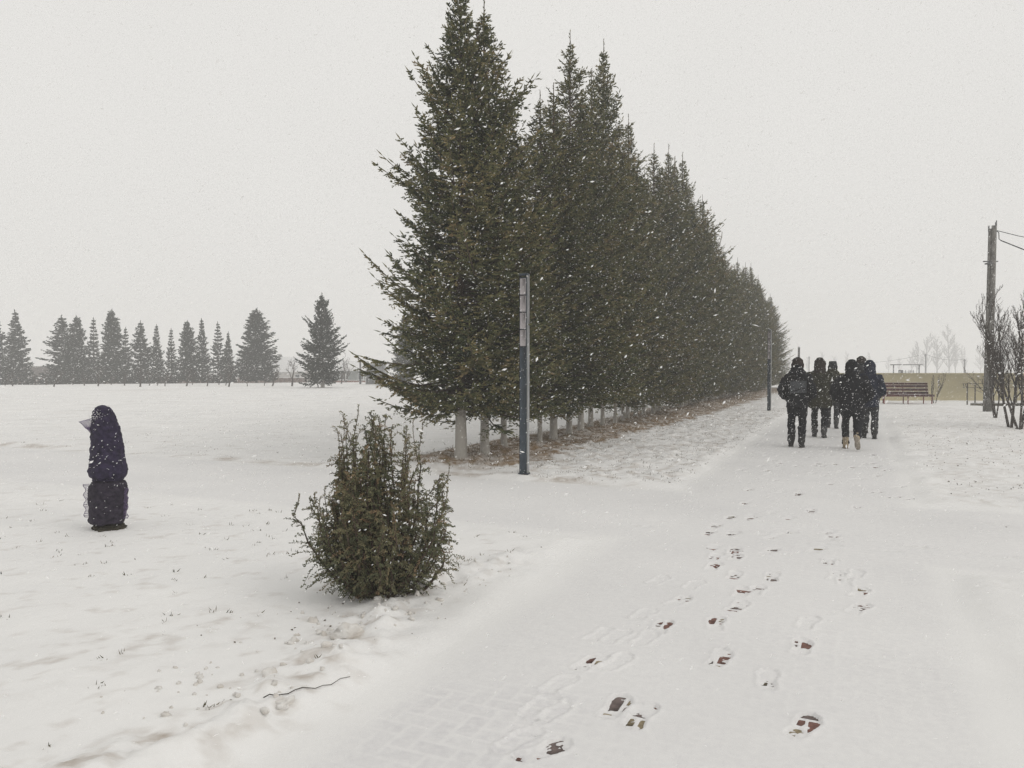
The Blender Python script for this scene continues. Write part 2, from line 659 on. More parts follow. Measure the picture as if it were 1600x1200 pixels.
for k in range(80):
    nn = _pr.uniform(-1.7, 0.5)
    uu = _pr.uniform(12, 30)
    PRINTS.append((nn, uu, _pr.uniform(-.2, .3), _pr.uniform(.2, .6), 1.0))


def stamp(n, u, z, thin):
    bare = np.zeros_like(z)
    tread = fbm2(n, u, 34, 4, 70)
    tread2 = fbm2(n, u, 60, 2, 90)
    i0, j0, hor, jd = herring(n, u)
    for idx, (pn, pu, tw, br, sz) in enumerate(PRINTS):
        sel = (np.abs(n - pn) < 0.3) & (np.abs(u - pu) < 0.3)
        if not sel.any():
            continue
        dn = n[sel] - pn
        du = u[sel] - pu
        ca, sa = math.cos(tw), math.sin(tw)
        a = (du * ca + dn * sa) / sz
        b = (dn * ca - du * sa) / (sz if sz > .8 else 0.45)
        side = 1 if idx % 2 else -1
        b = b + side * 0.012 * np.cos(a * 12)
        half = np.interp(a, [-.15, -.135, -.1, -.03, .07, .125, .15], [0, .034, .043, .036, .052, .036, 0])
        inside = sstep(0.006, -0.006, np.abs(b) - half) * (half > 0)
        rim = np.exp(-((np.abs(b) - half - .012) / .012) ** 2) * (np.abs(a) < .16) * 0.005 * (.3 + 1.4 * tread2[sel])
        zz = z[sel]
        zz = zz + rim * (1 - inside)
        pressed = (0.0055 if br > .12 else 0.0085) + (tread2[sel] - .5) * 0.005
        zz = zz * (1 - inside) + inside * np.minimum(zz, pressed)
        # bare spots where the snow stuck to the sole: mostly under the ball or the heel
        key = (idx * 37 % 10) / 10
        zone = np.exp(-((a - (.06 if key < .6 else -.07)) / .075) ** 2)
        open_ = inside * sstep(1.09 - br * 0.80, 1.24 - br * 0.80, tread[sel] + .42 * zone) * sstep(.006, .012, jd[sel])
        zz = zz * (1 - open_) - 0.006 * open_
        z[sel] = zz
        bb = bare[sel]
        bare[sel] = np.maximum(bb, open_)
        th = thin[sel]
        thin[sel] = np.maximum(th, inside * 0.14)
    return z, thin, bare


def grid(n0, n1, u0, u1, step_n, step_u=None):
    step_u = step_u or step_n
    cn = max(2, int(round((n1 - n0) / step_n)) + 1)
    cu = max(2, int(round((u1 - u0) / step_u)) + 1)
    return np.linspace(n0, n1, cn), np.linspace(u0, u1, cu)


def sheet(axes, path=False, stamps=False):
    a, b = axes
    n, u = np.meshgrid(a, b, indexing='ij')
    z = height(n, u)
    dirt, lit = shade_attrs(n, u)
    thin = np.zeros_like(z)
    bare = np.zeros_like(z)
    if path:
        i0, j0, hor, jd = herring(n, u)
        patch = sstep(0.42, 0.66, fbm2(n, u, 0.9, 3, 15))
        blown = np.exp(-(((n + 1.55) / 0.55) ** 2 + ((u - 3.0) / 0.75) ** 2))     # wind has thinned the snow here
        h_ = ((i0 * 73 + j0 * 151) % 17) / 17.0
        top = sstep(.004, .016, jd)
        inn = np.maximum(np.minimum(n - PL, PR - n), np.minimum(u - CN, CF - u))
        fade = sstep(0.0, 0.25, inn)
        thin = fade * 0.17 + fade * top * (0.02 + 0.04 * patch + 0.20 * blown * sstep(.3, .6, fbm2(n, u, 2.2, 3, 28))) * (0.7 + 0.5 * h_)
        z = z - fade * 0.0006 * top * (.2 + patch + 1.2 * blown)
    if stamps:
        z, thin, bare = stamp(n, u, z, thin)
    x, y = nu2xy(n, u)
    V = np.stack([x, y, z], -1).reshape(-1, 3)
    cn, cu = len(a), len(b)
    idx = np.arange(cn * cu).reshape(cn, cu)
    F = np.stack([idx[:-1, :-1], idx[1:, :-1], idx[1:, 1:], idx[:-1, 1:]], -1).reshape(-1, 4)
    return V, F, dirt.ravel(), lit.ravel(), thin.ravel(), (n, u, bare)


def join_sheets(name, sheets):
    Vs, Fs, D, L, T = [], [], [], [], []
    k = 0
    for (V, F, d, l, t, _) in sheets:
        Vs.append(V)
        Fs.append(F + k)
        k += len(V)
        D.append(d)
        L.append(l)
        T.append(t)
    me = mesh_np(name, np.vstack(Vs), [np.vstack(Fs)], [SNOW],
                 attrs={"dirt": np.concatenate(D), "litter": np.concatenate(L), "thin": np.concatenate(T)}, smooth=True)
    return link(name, me)


fine_patch = sheet(grid(PL, PR, 2.2, CN, 0.0105), True, True)
mid_patch = sheet(grid(PL, PR, CN, 20, 0.025), True, True)
path_sheets = [
    fine_patch, mid_patch,
    sheet(grid(PL, PR, -8, 2.2, 0.1), True),
    sheet(grid(PL, PR, 20, 34, 0.05, 0.08), True, True),
    sheet(grid(PL, PR, 34, 90, 0.2, 0.4), True),
    sheet(grid(-9, PL, CN, CF, 0.05), True),
    sheet(grid(-45, -9, CN, CF, 0.3, 0.1), True),
    sheet(grid(PR, 6, CN, CF, 0.035), True, True),
    sheet(grid(6, 40, CN, CF, 0.3, 0.1), True),
]
path = join_sheets("path", path_sheets)
path["kind"] = "structure"

far_ = [
    sheet(grid(-7.5, PL, 1.4, CN, 0.027)),
    sheet(grid(-12, -7.5, 1.4, CN, 0.07)),
    sheet(grid(-45, -12, -8, CN, 0.5)),
    sheet(grid(-12, PL, -8, 1.4, 0.2)),
    sheet(grid(PR, 4, 1.2, CN, 0.04)),
    sheet(grid(PR, 4, -8, 1.2, 0.15)),
    sheet(grid(4, 40, -8, CN, 0.5)),
    sheet(grid(-8, PL, CF, 26, 0.048, 0.048)),
    sheet(grid(-8, PL, 26, 70, 0.12, 0.2)),
    sheet(grid(-22, -8, CF, 40, 0.15)),
    sheet(grid(-45, -22, CF, 40, 0.5)),
    sheet(grid(-45, -8, 40, 90, 0.5)),
    sheet(grid(-8, PL, 70, 90, 0.3)),
    sheet(grid(PR, 9, CF, 26, 0.06)),
    sheet(grid(PR, 9, 26, 50, 0.16)),
    sheet(grid(9, 40, CF, 50, 0.4)),
    sheet(grid(PR, 40, 50, 90, 0.5)),
    sheet(grid(-640, -45, -60, 90, 6.0, 3)),
    sheet(grid(40, 640, -60, 90, 6.0, 3)),
    sheet(grid(-640, 640, 90, 640, 9.0)),
    sheet(grid(-45, 40, -60, -8, 1.0)),
]
ground = join_sheets("ground", far_)
ground["kind"] = "structure"
# packed snow and earth right under the loose sheets
bed = MB()
e_ = 660
bed.add([(-e_, -e_, -1.6), (e_, -e_, -1.6), (e_, e_, -1.6), (-e_, e_, -1.6)], [(0, 1, 2, 3)])
c4 = [nu2xy(n_, u_) for n_, u_ in ((-45, -8), (40, -8), (40, 75), (-45, 75))]
bed.add([(c[0], c[1], -0.07) for c in c4], [(0, 1, 2, 3)])
tag(bed.build("soil", SNOW, None), kind="structure")

# bare pavers showing in the prints
P_RED = mat("red_paver", (0.20, 0.10, 0.08), 0.85, 0.35, 18, 0.3, 60)
P_YEL = mat("ochre_paver", (0.27, 0.22, 0.14), 0.85, 0.35, 18, 0.3, 60)
P_GRY = mat("grey_paver", (0.18, 0.14, 0.13), 0.85, 0.3, 18, 0.3, 60)
pav = {}
for hor in (True, False):
    for key, m_ in (("r", P_RED), ("y", P_YEL), ("g", P_GRY)):
        pav[(hor, key)] = MB().box((0, 0, -0.03), (0.194, 0.094, 0.06) if hor else (0.094, 0.194, 0.06), bev=0.004).mesh("paver", m_)
shown = {}
for (_, _, _, _, _, (n_, u_, b_)) in path_sheets:
    s_ = b_ > 0.5
    if not s_.any():
        continue
    i0, j0, hor, jd = herring(n_[s_], u_[s_])
    cell = abs(n_[1, 0] - n_[0, 0]) * abs(u_[0, 1] - u_[0, 0])
    for i, j, h_ in zip(i0, j0, hor):
        shown[(int(i), int(j), bool(h_))] = shown.get((int(i), int(j), bool(h_)), 0) + cell / max(1.0, (j * BW) ** 2)
for (i, j, h_) in sorted(shown, key=lambda k: -shown[k])[:295]:
    nn = (i + (1 if h_ else .5)) * BW
    uu = (j + (.5 if h_ else 1)) * BW
    x, y = nu2xy(nn, uu)
    key = "rryrggry"[(i * 7 + j * 13) % 8]
    if (i + 2 * j) % 5 == 0:
        key = "y"
    link("paver", pav[(h_, key)], path, (x, y, 0.0), (0, 0, -TH))

# ------------------------------------------------------------------ spruces
def unit(a):
    return a / (np.linalg.norm(a, axis=-1, keepdims=True) + 1e-9)


def shoots(p, d, l, w_, rng, blades=3):
    """needle-clothed shoots: narrow crossed blades, pointed at both ends"""
    K = len(p)
    rnd = rng.normal(size=(K, 3))
    a = unit(np.cross(d, rnd))
    b = np.cross(d, a)
    V, F = [], []
    for k in range(blades):
        t = math.pi * k / blades
        q = (a * math.cos(t) + b * math.sin(t)) * (w_[:, None] / 2)
        mid = p + d * (l * 0.42)[:, None]
        V.append(np.stack([p, mid + q, p + d * l[:, None], mid - q], 1))
    V = np.stack(V, 1)                      # K, blades, 4, 3
    F = np.arange(K * blades * 4).reshape(-1, 4)
    return V.reshape(-1, 3), F


def spruce_mesh(seed, H, prof, zb, nb, step2, step3, sl, sw, blades, e_lo=-8, e_hi=52, inner=0.25, mats=None, snow=0.0, layered=0.0, leaders=1, droop=.22, tpow=1.05, lob=1.0):
    rng = np.random.RandomState(seed)
    t0 = (np.arange(nb) + rng.rand(nb)) / nb
    t0 = t0 ** tpow
    if layered > 0:
        nw = max(6, int(H / 0.42))
        tw = np.round(t0 * nw) / nw
        t0 = np.clip(t0 * (1 - layered) + tw * layered, 0, 1)
    z0 = zb + (H * 0.985 - zb) * t0
    az = np.arange(nb) * 2.39996 + rng.normal(0, .35, nb)
    L = np.interp(t0, *prof) * rng.uniform(.62, 1.12, nb)
    far = rng.rand(nb) < 0.10
    L[far] *= rng.uniform(1.05, 1.18, far.sum())
    lobes = 1 + lob * (0.16 * np.sin(az * 2 + seed) + 0.12 * np.sin(az * 3 + t0 * 9 + seed * 2))
    gap = vn3(np.stack([np.cos(az) * 1.1, np.sin(az) * 1.1, z0 * .9 + seed], 1), 1.6)
    L = np.maximum(L * lobes * np.interp(gap + .12 * (1 - t0) ** 2, [.2, .42, .6], [.55, .85, 1.08]), 0.07)
    btint = rng.normal(0, .13, nb) + (gap - .5) * .35  # random tone, plus crown shade put into the colour of recessed branches
    e0 = np.radians(np.interp(t0, [0, .25, .6, 1], [e_lo, e_lo * .3 + e_hi * .25, e_lo * 0 + e_hi * .7, e_hi + 6]) + rng.normal(0, 7, nb))
    curv = rng.uniform(.05, .28, nb) * (1 - t0 * .4)
    h = np.stack([np.cos(az), np.sin(az)], 1)
    lead_x = np.zeros(nb)

    def bpos(bi, s):
        l_ = L[bi]
        r = l_ * s * np.cos(e0[bi])
        z = z0[bi] + l_ * (np.sin(e0[bi]) * s - .10 * np.sin(np.pi * s) * (1 - t0[bi]) + curv[bi] * s * s)
        return np.stack([h[bi, 0] * r, h[bi, 1] * r, z], 1)

    def btan(bi, s):
        return unit(bpos(bi, s + .02) - bpos(bi, s - .02))

    # woody limbs
    S = np.linspace(0, 1, 6)
    BP = np.stack([bpos(np.arange(nb), np.full(nb, s)) for s in S], 1)
    BR = (0.007 + 0.009 * L)[:, None] * (1 - .8 * S)[None]
    bv, bf = tubes(BP, BR, 4)
    # second order
    cnt = np.maximum(3, (L / step2).astype(int))
    bi = np.repeat(np.arange(nb), cnt)
    N2 = len(bi)
    s = 1 - rng.rand(N2) ** 1.0 * (1 - inner)
    side = np.where(rng.rand(N2) < .5, -1.0, 1.0)
    T = btan(bi, s)
    up = np.array([0, 0, 1.0])
    sd = unit(np.cross(T, up))
    fwd = rng.uniform(.45, .95, N2)[:, None]
    D2 = unit(T * fwd + sd * (side * rng.uniform(.5, 1, N2))[:, None] + up * rng.normal(-droop, .22, N2)[:, None])
    l2 = np.clip(.40 * L[bi] * (1.02 - s) + .07, .06, .48) * rng.uniform(.65, 1.2, N2)
    P2 = bpos(bi, s)
    tint2 = rng.rand(N2) * .45 + .05 + .16 * (s - .5) + btint[bi]  # tips paler, inner needles darker to deepen the crown's shade
    # third order
    c3 = np.maximum(2, np.ceil(l2 / step3).astype(int))
    k2 = np.repeat(np.arange(N2), c3)
    N3 = len(k2)
    q = rng.rand(N3)
    P3 = P2[k2] + D2[k2] * (l2[k2] * q)[:, None] + np.array([0, 0, -1.0]) * (.12 * l2[k2] * q * q)[:, None]
    sd2 = unit(np.cross(D2[k2], up) + rng.normal(0, .25, (N3, 3)))
    D3 = unit(D2[k2] * .75 + sd2 * np.where(rng.rand(N3) < .5, -1, 1)[:, None] * rng.uniform(.3, 1, N3)[:, None] + rng.normal(0, .22, (N3, 3)) + up * .10)
    l3 = sl * rng.uniform(.55, 1.25, N3) * (1 - .25 * q)
    w3 = sw * rng.uniform(.75, 1.25, N3)
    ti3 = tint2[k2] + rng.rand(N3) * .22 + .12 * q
    # axes of the second-order twigs, branch tips
    D2b = unit(D2 + up * .05)
    Pt = bpos(np.arange(nb).repeat(5), np.tile(np.linspace(.55, 1.0, 5), nb))
    Dt = btan(np.arange(nb).repeat(5), np.tile(np.linspace(.55, 1.0, 5), nb))
    ltip = np.clip(L.repeat(5) * .13, .07, .16)
    # leading shoots
    lp, ld = [], []
    lead_paths = []
    for k in range(leaders):
        a_ = rng.rand() * 6.28
        off = 0.0 if k == 0 else rng.uniform(.18, .4)
        top = H * (1.03 if k == 0 else rng.uniform(.93, .985))
        base = np.array([0, 0, H * .84])
        tip = np.array([off * math.cos(a_), off * math.sin(a_), top])
        pts = np.stack([base * (1 - v) + tip * v + np.array([tip[0], tip[1], 0]) * .3 * math.sin(v * 3.1) for v in np.linspace(0, 1, 6)])
        lead_paths.append(pts)
        for v in np.linspace(.05, .97, 18) ** .8:
            c = base * (1 - v) + tip * v + np.array([tip[0], tip[1], 0]) * .3 * math.sin(v * 3.1)
            for m_ in range(3 if v < .6 else (2 if v < .8 else 1)):
                g = rng.rand() * 6.28
                lp.append(c)
                ld.append([math.cos(g) * .45, math.sin(g) * .45, .9])
    lp = np.array(lp)
    ld = unit(np.array(ld))
    ll = rng.uniform(.05, .12, len(lp)) * (sl / .1)
    P = np.vstack([P3, P2, Pt, lp])
    D = np.vstack([D3, D2b, Dt, ld])
    l_ = np.concatenate([l3, np.minimum(l2, sl * 2.0), ltip, ll])
    ww = np.concatenate([w3, np.full(N2, sw), np.full(len(Pt), sw), np.full(len(lp), sw * .8)])
    ti = np.concatenate([ti3, tint2, rng.rand(len(Pt)) * .4 + .4, rng.rand(len(lp)) * .5 + .3])
    if snow > 0:
        sm = rng.rand(len(ti)) < snow
        ti = np.minimum(ti, .96)
        ti[sm] = 1.0
    sv, sf = shoots(P, D, l_, ww, rng, blades)
    tint = np.repeat(np.clip(ti, 0, 1), blades * 4)
    lv, lf = tubes(np.stack(lead_paths), np.tile(np.linspace(.022, .006, 6), (leaders, 1)) * (H / 8), 5)
    V = np.vstack([sv, bv, lv])
    F = [np.vstack([sf, bf + len(sv), lf + len(sv) + len(bv)])]
    mi = np.concatenate([np.zeros(len(sf), int), np.ones(len(bf) + len(lf), int)])
    tint = np.concatenate([tint, np.full(len(bv) + len(lv), .3)])
    return mesh_np("crown", V, F, mats or [NEEDLE, BARK], mi, {"tint": tint})


def trunk_mesh(H, r, seed, m_, sides=12):
    rng = np.random.RandomState(seed)
    zs = np.array([-.1, 0, .08, .25, .6, 1.1, 2, H * .5, H * .75, H * .9])
    rr = r * np.array([1.45, 1.3, 1.12, 1.02, .95, .88, .78, .5, .28, .12])
    a = np.linspace(0, 2 * np.pi, sides, endpoint=False)
    V = []
    for z, q in zip(zs, rr):
        j = 1 + .10 * np.sin(a * 3 + seed) + .06 * rng.normal(size=sides)
        V.append(np.stack([q * j * np.cos(a), q * j * np.sin(a), np.full(sides, z)], 1))
    n = len(zs)
    F = [(i * sides + k, i * sides + (k + 1) % sides, (i + 1) * sides + (k + 1) % sides, (i + 1) * sides + k) for i in range(n - 1) for k in range(sides)]
    return mesh_np("trunk", np.vstack(V), [np.array(F)], [m_], smooth=True)


PROF_A = ([0, .06, .15, .25, .38, .5, .62, .75, .88, 1], [1.16, 1.28, 1.33, 1.36, 1.38, 1.28, 1.08, .80, .45, .05])
PROF_B = ([0, .06, .2, .4, .58, .72, .86, 1], [1.15, 1.5, 1.6, 1.42, 1.20, .94, .55, .05])
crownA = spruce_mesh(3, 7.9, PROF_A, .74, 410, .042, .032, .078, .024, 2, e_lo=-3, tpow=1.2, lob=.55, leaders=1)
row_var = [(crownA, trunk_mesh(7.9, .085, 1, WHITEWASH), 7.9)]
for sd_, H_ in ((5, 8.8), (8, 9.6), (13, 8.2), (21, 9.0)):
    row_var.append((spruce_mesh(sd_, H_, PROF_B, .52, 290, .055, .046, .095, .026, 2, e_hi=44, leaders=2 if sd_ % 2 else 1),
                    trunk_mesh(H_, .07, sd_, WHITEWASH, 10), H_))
rr = random.Random(7)
spots = [(-.84, 12.6), (-.47, 13.05), (-.15, 14.1), (.56, 15.4), (.86, 16.0), (1.29, 17.2), (1.62, 18.1), (1.95, 19.0)]
du_ = 20.0
while du_ < 62:
    x_ = -.84 + .439 * (du_ - 12.6) + rr.uniform(-.12, .12)
    spots.append((x_, du_))
    du_ += rr.uniform(.78, 1.0)
hp = ([12.6, 13, 14, 15.5, 17.2, 18.1, 20, 22, 25, 30, 35, 40, 50, 57, 62], [7.9, 7.7, 7.2, 7.5, 9.0, 8.3, 10.0, 8.8, 9.2, 9.1, 8.4, 7.9, 7.9, 7.7, 7.2])
last = len(spots) - 1
for i, (x, y) in enumerate(spots):
    v = row_var[0] if i == 0 else row_var[1 + (i * 3 + (i // 4)) % 4]
    Ht = float(np.interp(y, *hp)) * (1 if i in (0, 1, 5, 8) else rr.uniform(.90, .98) if i < 8 else (rr.uniform(.84, .94) if rr.random() < .55 else rr.uniform(.94, 1.04)))
    if i == 0:
        lab = "tallest-looking dark green spruce at the near end of the row, trunk whitewashed"
    elif i == last:
        lab = "farthest and smallest spruce at the path end of the long row"
    else:
        lab = "%s spruce of the long dense row beside the path, counted from the near end" % ordinal(i)
    n_, u_ = xy2nu(x, y)
    zg = float(height(np.array([n_]), np.array([u_]))[0]) - .02
    t = thing("spruce_tree", lab, "tree", (x, y, zg), 0.6 if i == 0 else rr.uniform(0, 6.28), "spruces in the long row beside the path")
    lift = (.10 if i == 0 else .32) * float(np.interp(y, [12, 18, 30], [1, .8, 0]))
    k = (Ht - lift) / (v[2] * 1.03)
    kx = 1.0 if i == 0 else rr.uniform(.86, 1.08)
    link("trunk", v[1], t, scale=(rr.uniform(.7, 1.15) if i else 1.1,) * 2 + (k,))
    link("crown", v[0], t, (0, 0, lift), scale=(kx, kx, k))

# far spruces across the field
PROF_C = ([0, .08, .3, .6, .85, .95, 1], [1.25, 1.3, 1.05, .68, .33, .17, .06])
PROF_D = ([0, .08, .3, .55, .8, .92, 1], [.9, 1.1, 1.05, .9, .6, .36, .1])
PROF_E = ([0, .12, .3, .55, .75, .9, 1], [1.1, 1.3, 1.25, 1.05, .76, .42, .1])
FM = [NEEDLE_FAR, BARK]
far_var = [
    spruce_mesh(31, 7.2, PROF_C, .35, 260, .075, .10, .20, .11, 2, -14, 30, .2, FM, .03, .4),
    spruce_mesh(32, 7.2, PROF_C, .35, 220, .08, .10, .20, .11, 2, -6, 40, .2, FM, .035, .55),
    spruce_mesh(33, 7.2, PROF_D, .35, 280, .075, .09, .20, .11, 2, 0, 45, .2, FM, .02, .2),
    spruce_mesh(34, 7.2, PROF_C, .35, 190, .085, .11, .20, .10, 2, -18, 25, .2, FM, .05, .6),
]
far_trunk = trunk_mesh(7.2, .12, 40, BARK, 8)
crown_iso = spruce_mesh(41, 7.4, PROF_E, .55, 340, .06, .065, .14, .07, 2, -8, 52, .25, FM, .01, .1, 2)
trunk_iso = trunk_mesh(7.4, .15, 42, WHITEWASH, 10)
FAR = [(-5, 497, 20, 1, "spruce cut off by the left picture edge, pale gaps between its layers"),
       (25, 489, 24, 0, "pointed spruce standing apart at the far left, nearly symmetrical"),
       (97, 497, 28, 0, "wide-skirted spruce at the left end of the distant unbroken row"),
       (121, 497, 20, 2, "spruce close against the wide-skirted one in the distant row"),
       (147, 500, 15, 3, "thin spindly spruce between two fuller ones in the distant row"),
       (175, 487, 20, 2, "tall blunt-topped spruce, highest in the left part of the distant row"),
       (197, 514, 12, 3, "small thin spruce just right of the tall blunt-topped one"),
       (220, 505, 19, 0, "full conical spruce in the middle left of the distant row"),
       (245, 510, 13, 1, "narrow spruce with a needle-like tip in the middle of the distant row"),
       (268, 516, 12, 3, "shortest slim spruce in the middle of the distant row"),
       (293, 504, 17, 2, "round-topped spruce right of the shortest slim one in the distant row"),
       (316, 501, 14, 1, "slender sharply pointed spruce right of the round-topped one"),
       (341, 506, 15, 3, "open layered spruce showing sky between its branches"),
       (357, 521, 11, 0, "low spruce tucked beside the broad one at the row's right end"),
       (401, 486, 33, 2, "broadest bushy spruce at the right end of the distant row")]
for k, (px, top, hw, vi, lab) in enumerate(FAR):
    d = 80 + (k * 37 % 5) * .9
    x, y = at(px, d)
    zt = 1.6 + (575 - top) / 1200 * d
    n_, u_ = xy2nu(x, y)
    zg = float(height(np.array([n_]), np.array([u_]))[0]) - .05
    H_ = zt - zg
    t = thing("spruce_tree", lab, "tree", (x, y, zg), k * 1.3, "distant spruces across the snowy field")
    rx = hw / 1200 * d / 1.06
    if vi == 2:
        rx *= 1.02
    link("trunk", far_trunk, t, scale=(1, 1, H_ / 7.2))
    link("crown", far_var[vi], t, scale=(rx, rx, H_ / 7.2))
x, y = at(504, 61)
t = thing("spruce_tree", "lone broad spruce with whitewashed foot standing apart in the field", "tree", (x, y, 0), 1.1, "distant spruces across the snowy field")
link("trunk", trunk_iso, t)
link("crown", crown_iso, t, scale=(1.22, 1.22, .99))
x, y = at(634, 70)
t = thing("spruce_tree", "greyish spruce half hidden behind the near end of the long row", "tree", (x, y, 0), 2.1, "distant spruces across the snowy field")
link("trunk", trunk_iso, t)
link("crown", crown_iso, t, scale=(1.1, 1.1, .9))


# ------------------------------------------------------------------ bare trees
def bare_tree(seed, H, stems, spread, levels, r0, kids, twist=.25, up=.35, sides=5, lean=0.0, first=.3, ratio=.62, tipr=.35, rmin=.0045):
    """returns polylines (K,5,3) and radii"""
    rng = random.Random(seed)
    P, Q = [], []

    def grow(p, d, L, r, lv):
        pts = [p]
        dd = d.copy()
        seg = L / 4
        for k in range(4):
            dd = dd + Vector((rng.gauss(0, twist), rng.gauss(0, twist), rng.gauss(0, twist * .6) + up * .25))
            dd.normalize()
            pts.append(pts[-1] + dd * seg)
        P.append([tuple(v) for v in pts])
        r1 = r * (tipr if lv else .3)
        Q.append([r + (r1 - r) * k / 4 for k in range(5)])
        if lv <= 0:
            return
        n = kids[len(kids) - lv] if lv <= len(kids) else kids[0]
        for k in range(n):
            f = first + (1 - first) * (k + rng.random()) / n
            i = min(3, int(f * 4))
            b = pts[i].lerp(pts[i + 1], f * 4 - i)
            ax = Vector((rng.gauss(0, 1), rng.gauss(0, 1), rng.gauss(0, 1)))
            pd = (pts[i + 1] - pts[i]).normalized()
            ax = (ax - pd * ax.dot(pd)).normalized()
            nd = (pd * rng.uniform(.55, .95) + ax * rng.uniform(.45, .85) + Vector((0, 0, up * .5))).normalized()
            grow(b, nd, L * ratio * rng.uniform(.65, 1.1) * (1.15 - .5 * f), max(r * (1 - .65 * f) * .62, rmin), lv - 1)

    for s in range(stems):
        a = 6.283 * s / stems + rng.uniform(-.5, .5)
        d = Vector((math.cos(a) * spread + lean, math.sin(a) * spread, 1)).normalized()
        grow(Vector((math.cos(a) * .03 * (stems > 1), math.sin(a) * .03 * (stems > 1), -.05)), d, H * rng.uniform(.8, 1.05), r0 * rng.uniform(.75, 1.1), levels)
    return np.array(P), np.array(Q)


def bare_parts(seed, m_, nstem, sides=4, **kw):
    P, Q = bare_tree(seed, stems=nstem, **kw)
    # the first polyline of each stem is the trunk
    L = np.linalg.norm(P[:, -1] - P[:, 0], axis=1)
    stem = Q[:, 0] >= np.sort(Q[:, 0])[-nstem]
    v1, f1 = tubes(P[stem], Q[stem], 8)
    v2, f2 = tubes(P[~stem], Q[~stem], sides)
    return mesh_np("trunk", v1, [f1], [m_], smooth=True), mesh_np("crown", v2, [f2], [m_])


# orchard of small bare trees along the far edge of the field
orch = [bare_parts(60 + k, TWIG, 1, 3, H=.9 + .12 * k, spread=.12, levels=3, r0=.055, kids=(6, 5, 4), twist=.22, up=.3, first=.35, ratio=.75, lean=(k - 1) * .12) for k in range(4)]
ORCH = [(8, 603, .8), (20, 604, 1), (57, 602, .8), (72, 602, 1), (84, 605, 1.3), (114, 602, .8), (132, 603, .9), (153, 604, 1.2), (173, 602, .8), (195, 603, 1),
        (219, 605, 1.3), (233, 603, .8), (245, 603, .9), (258, 604, .9), (291, 604, 1.2), (300, 602, .7), (323, 604, 1.2), (342, 602, .9), (352, 603, .8), (357, 605, 1.2),
        (386, 604, .9), (413, 603, .8), (425, 604, 1.3), (456, 604, 1.6), (497, 606, 1.2), (533, 600, 1.3)]
for k, (px, py, s_) in enumerate(ORCH):
    d = 1920 / (py - 575)
    x, y = at(px, d)
    a, b = orch[k % 4]
    lab = "%s small bare orchard tree from the left along the field's far edge" % ordinal(k)
    if px == 456:
        lab = "leaning bare orchard tree in front of the snow-roofed house"
    if px == 497:
        lab = "small bare orchard tree touching the lone broad spruce on its left"
    if px == 533:
        lab = "small bare orchard tree just right of the lone broad spruce"
    t = thing("orchard_tree", lab, "tree", (x, y, 0), k * 1.7, "small bare orchard trees at the field's far edge")
    t.scale = (s_,) * 3
    link("trunk", a, t)
    link("crown", b, t)

# shrubs by the utility pole
shr = [bare_parts(81, TWIG, 3, 4, H=2.7, spread=.10, levels=3, r0=.030, kids=(13, 7, 4), twist=.10, up=.6, first=.2, ratio=.44),
       bare_parts(82, TWIG, 2, 4, H=3.0, spread=.16, levels=3, r0=.040, kids=(14, 7, 4), twist=.09, up=.65, first=.22, ratio=.44),
       bare_parts(83, TWIG, 3, 4, H=2.9, spread=.15, levels=3, r0=.038, kids=(14, 7, 4), twist=.09, up=.62, first=.22, ratio=.44),
       bare_parts(84, TWIG, 3, 4, H=.85, spread=.13, levels=2, r0=.016, kids=(8, 5), twist=.10, up=.6, first=.3, ratio=.5)]
LEAFDRY = mat("dry_leaf", (0.05, 0.035, 0.028), 0.9, 0.3, 5)


def dry_leaves(seed, me, count, size):
    rng = np.random.RandomState(seed)
    co = np.empty(len(me.vertices) * 3, np.float32)
    me.vertices.foreach_get("co", co)
    co = co.reshape(-1, 3)
    p = co[rng.choice(len(co), count)]
    d = unit(rng.normal(size=(count, 3)) + np.array([0, 0, -.4]))
    v, f = shoots(p, d, rng.uniform(.5, 1.2, count) * size, rng.uniform(.4, .7, count) * size, rng, 2)
    return mesh_np("dry_leaves", v, [f], [LEAFDRY])


for (px, py, vi, rz, sc_, lab) in [
    (1556, 655, 0, .4, .92, "slim bare shrub with three upright stems just right of the utility pole"),
    (1579, 670, 1, 2.0, 1.0, "bare shrub whose thick dark stem leans left over the snow, right of the pole"),
    (1594, 672, 2, 4.4, 1.05, "bare shrub with forked leaning stems nearest the right picture edge"),
    (1625, 668, 1, 5.3, 1.05, "bare shrub mostly cut off by the right picture edge, branches reaching in")]:
    d = 1920 / (py - 575)
    x, y = at(px, d)
    t = thing("bare_shrub", lab, "shrub", (x, y, .02), rz, "bare shrubs beside the utility pole")
    t.scale = (sc_,) * 3
    link("trunk", shr[vi][0], t)
    link("crown", shr[vi][1], t)
    link("dry_leaves", dry_leaves(90 + vi, shr[vi][1], 130, .05), t)
x, y = at(1461, 34.6)
t = thing("sapling", "small bare sapling in front of the olive wall beside the red bench", "tree", (x, y, .02), .3)
t.scale = (1.25, 1.25, 1.45)
link("trunk", shr[3][0], t)
link("crown", shr[3][1], t)

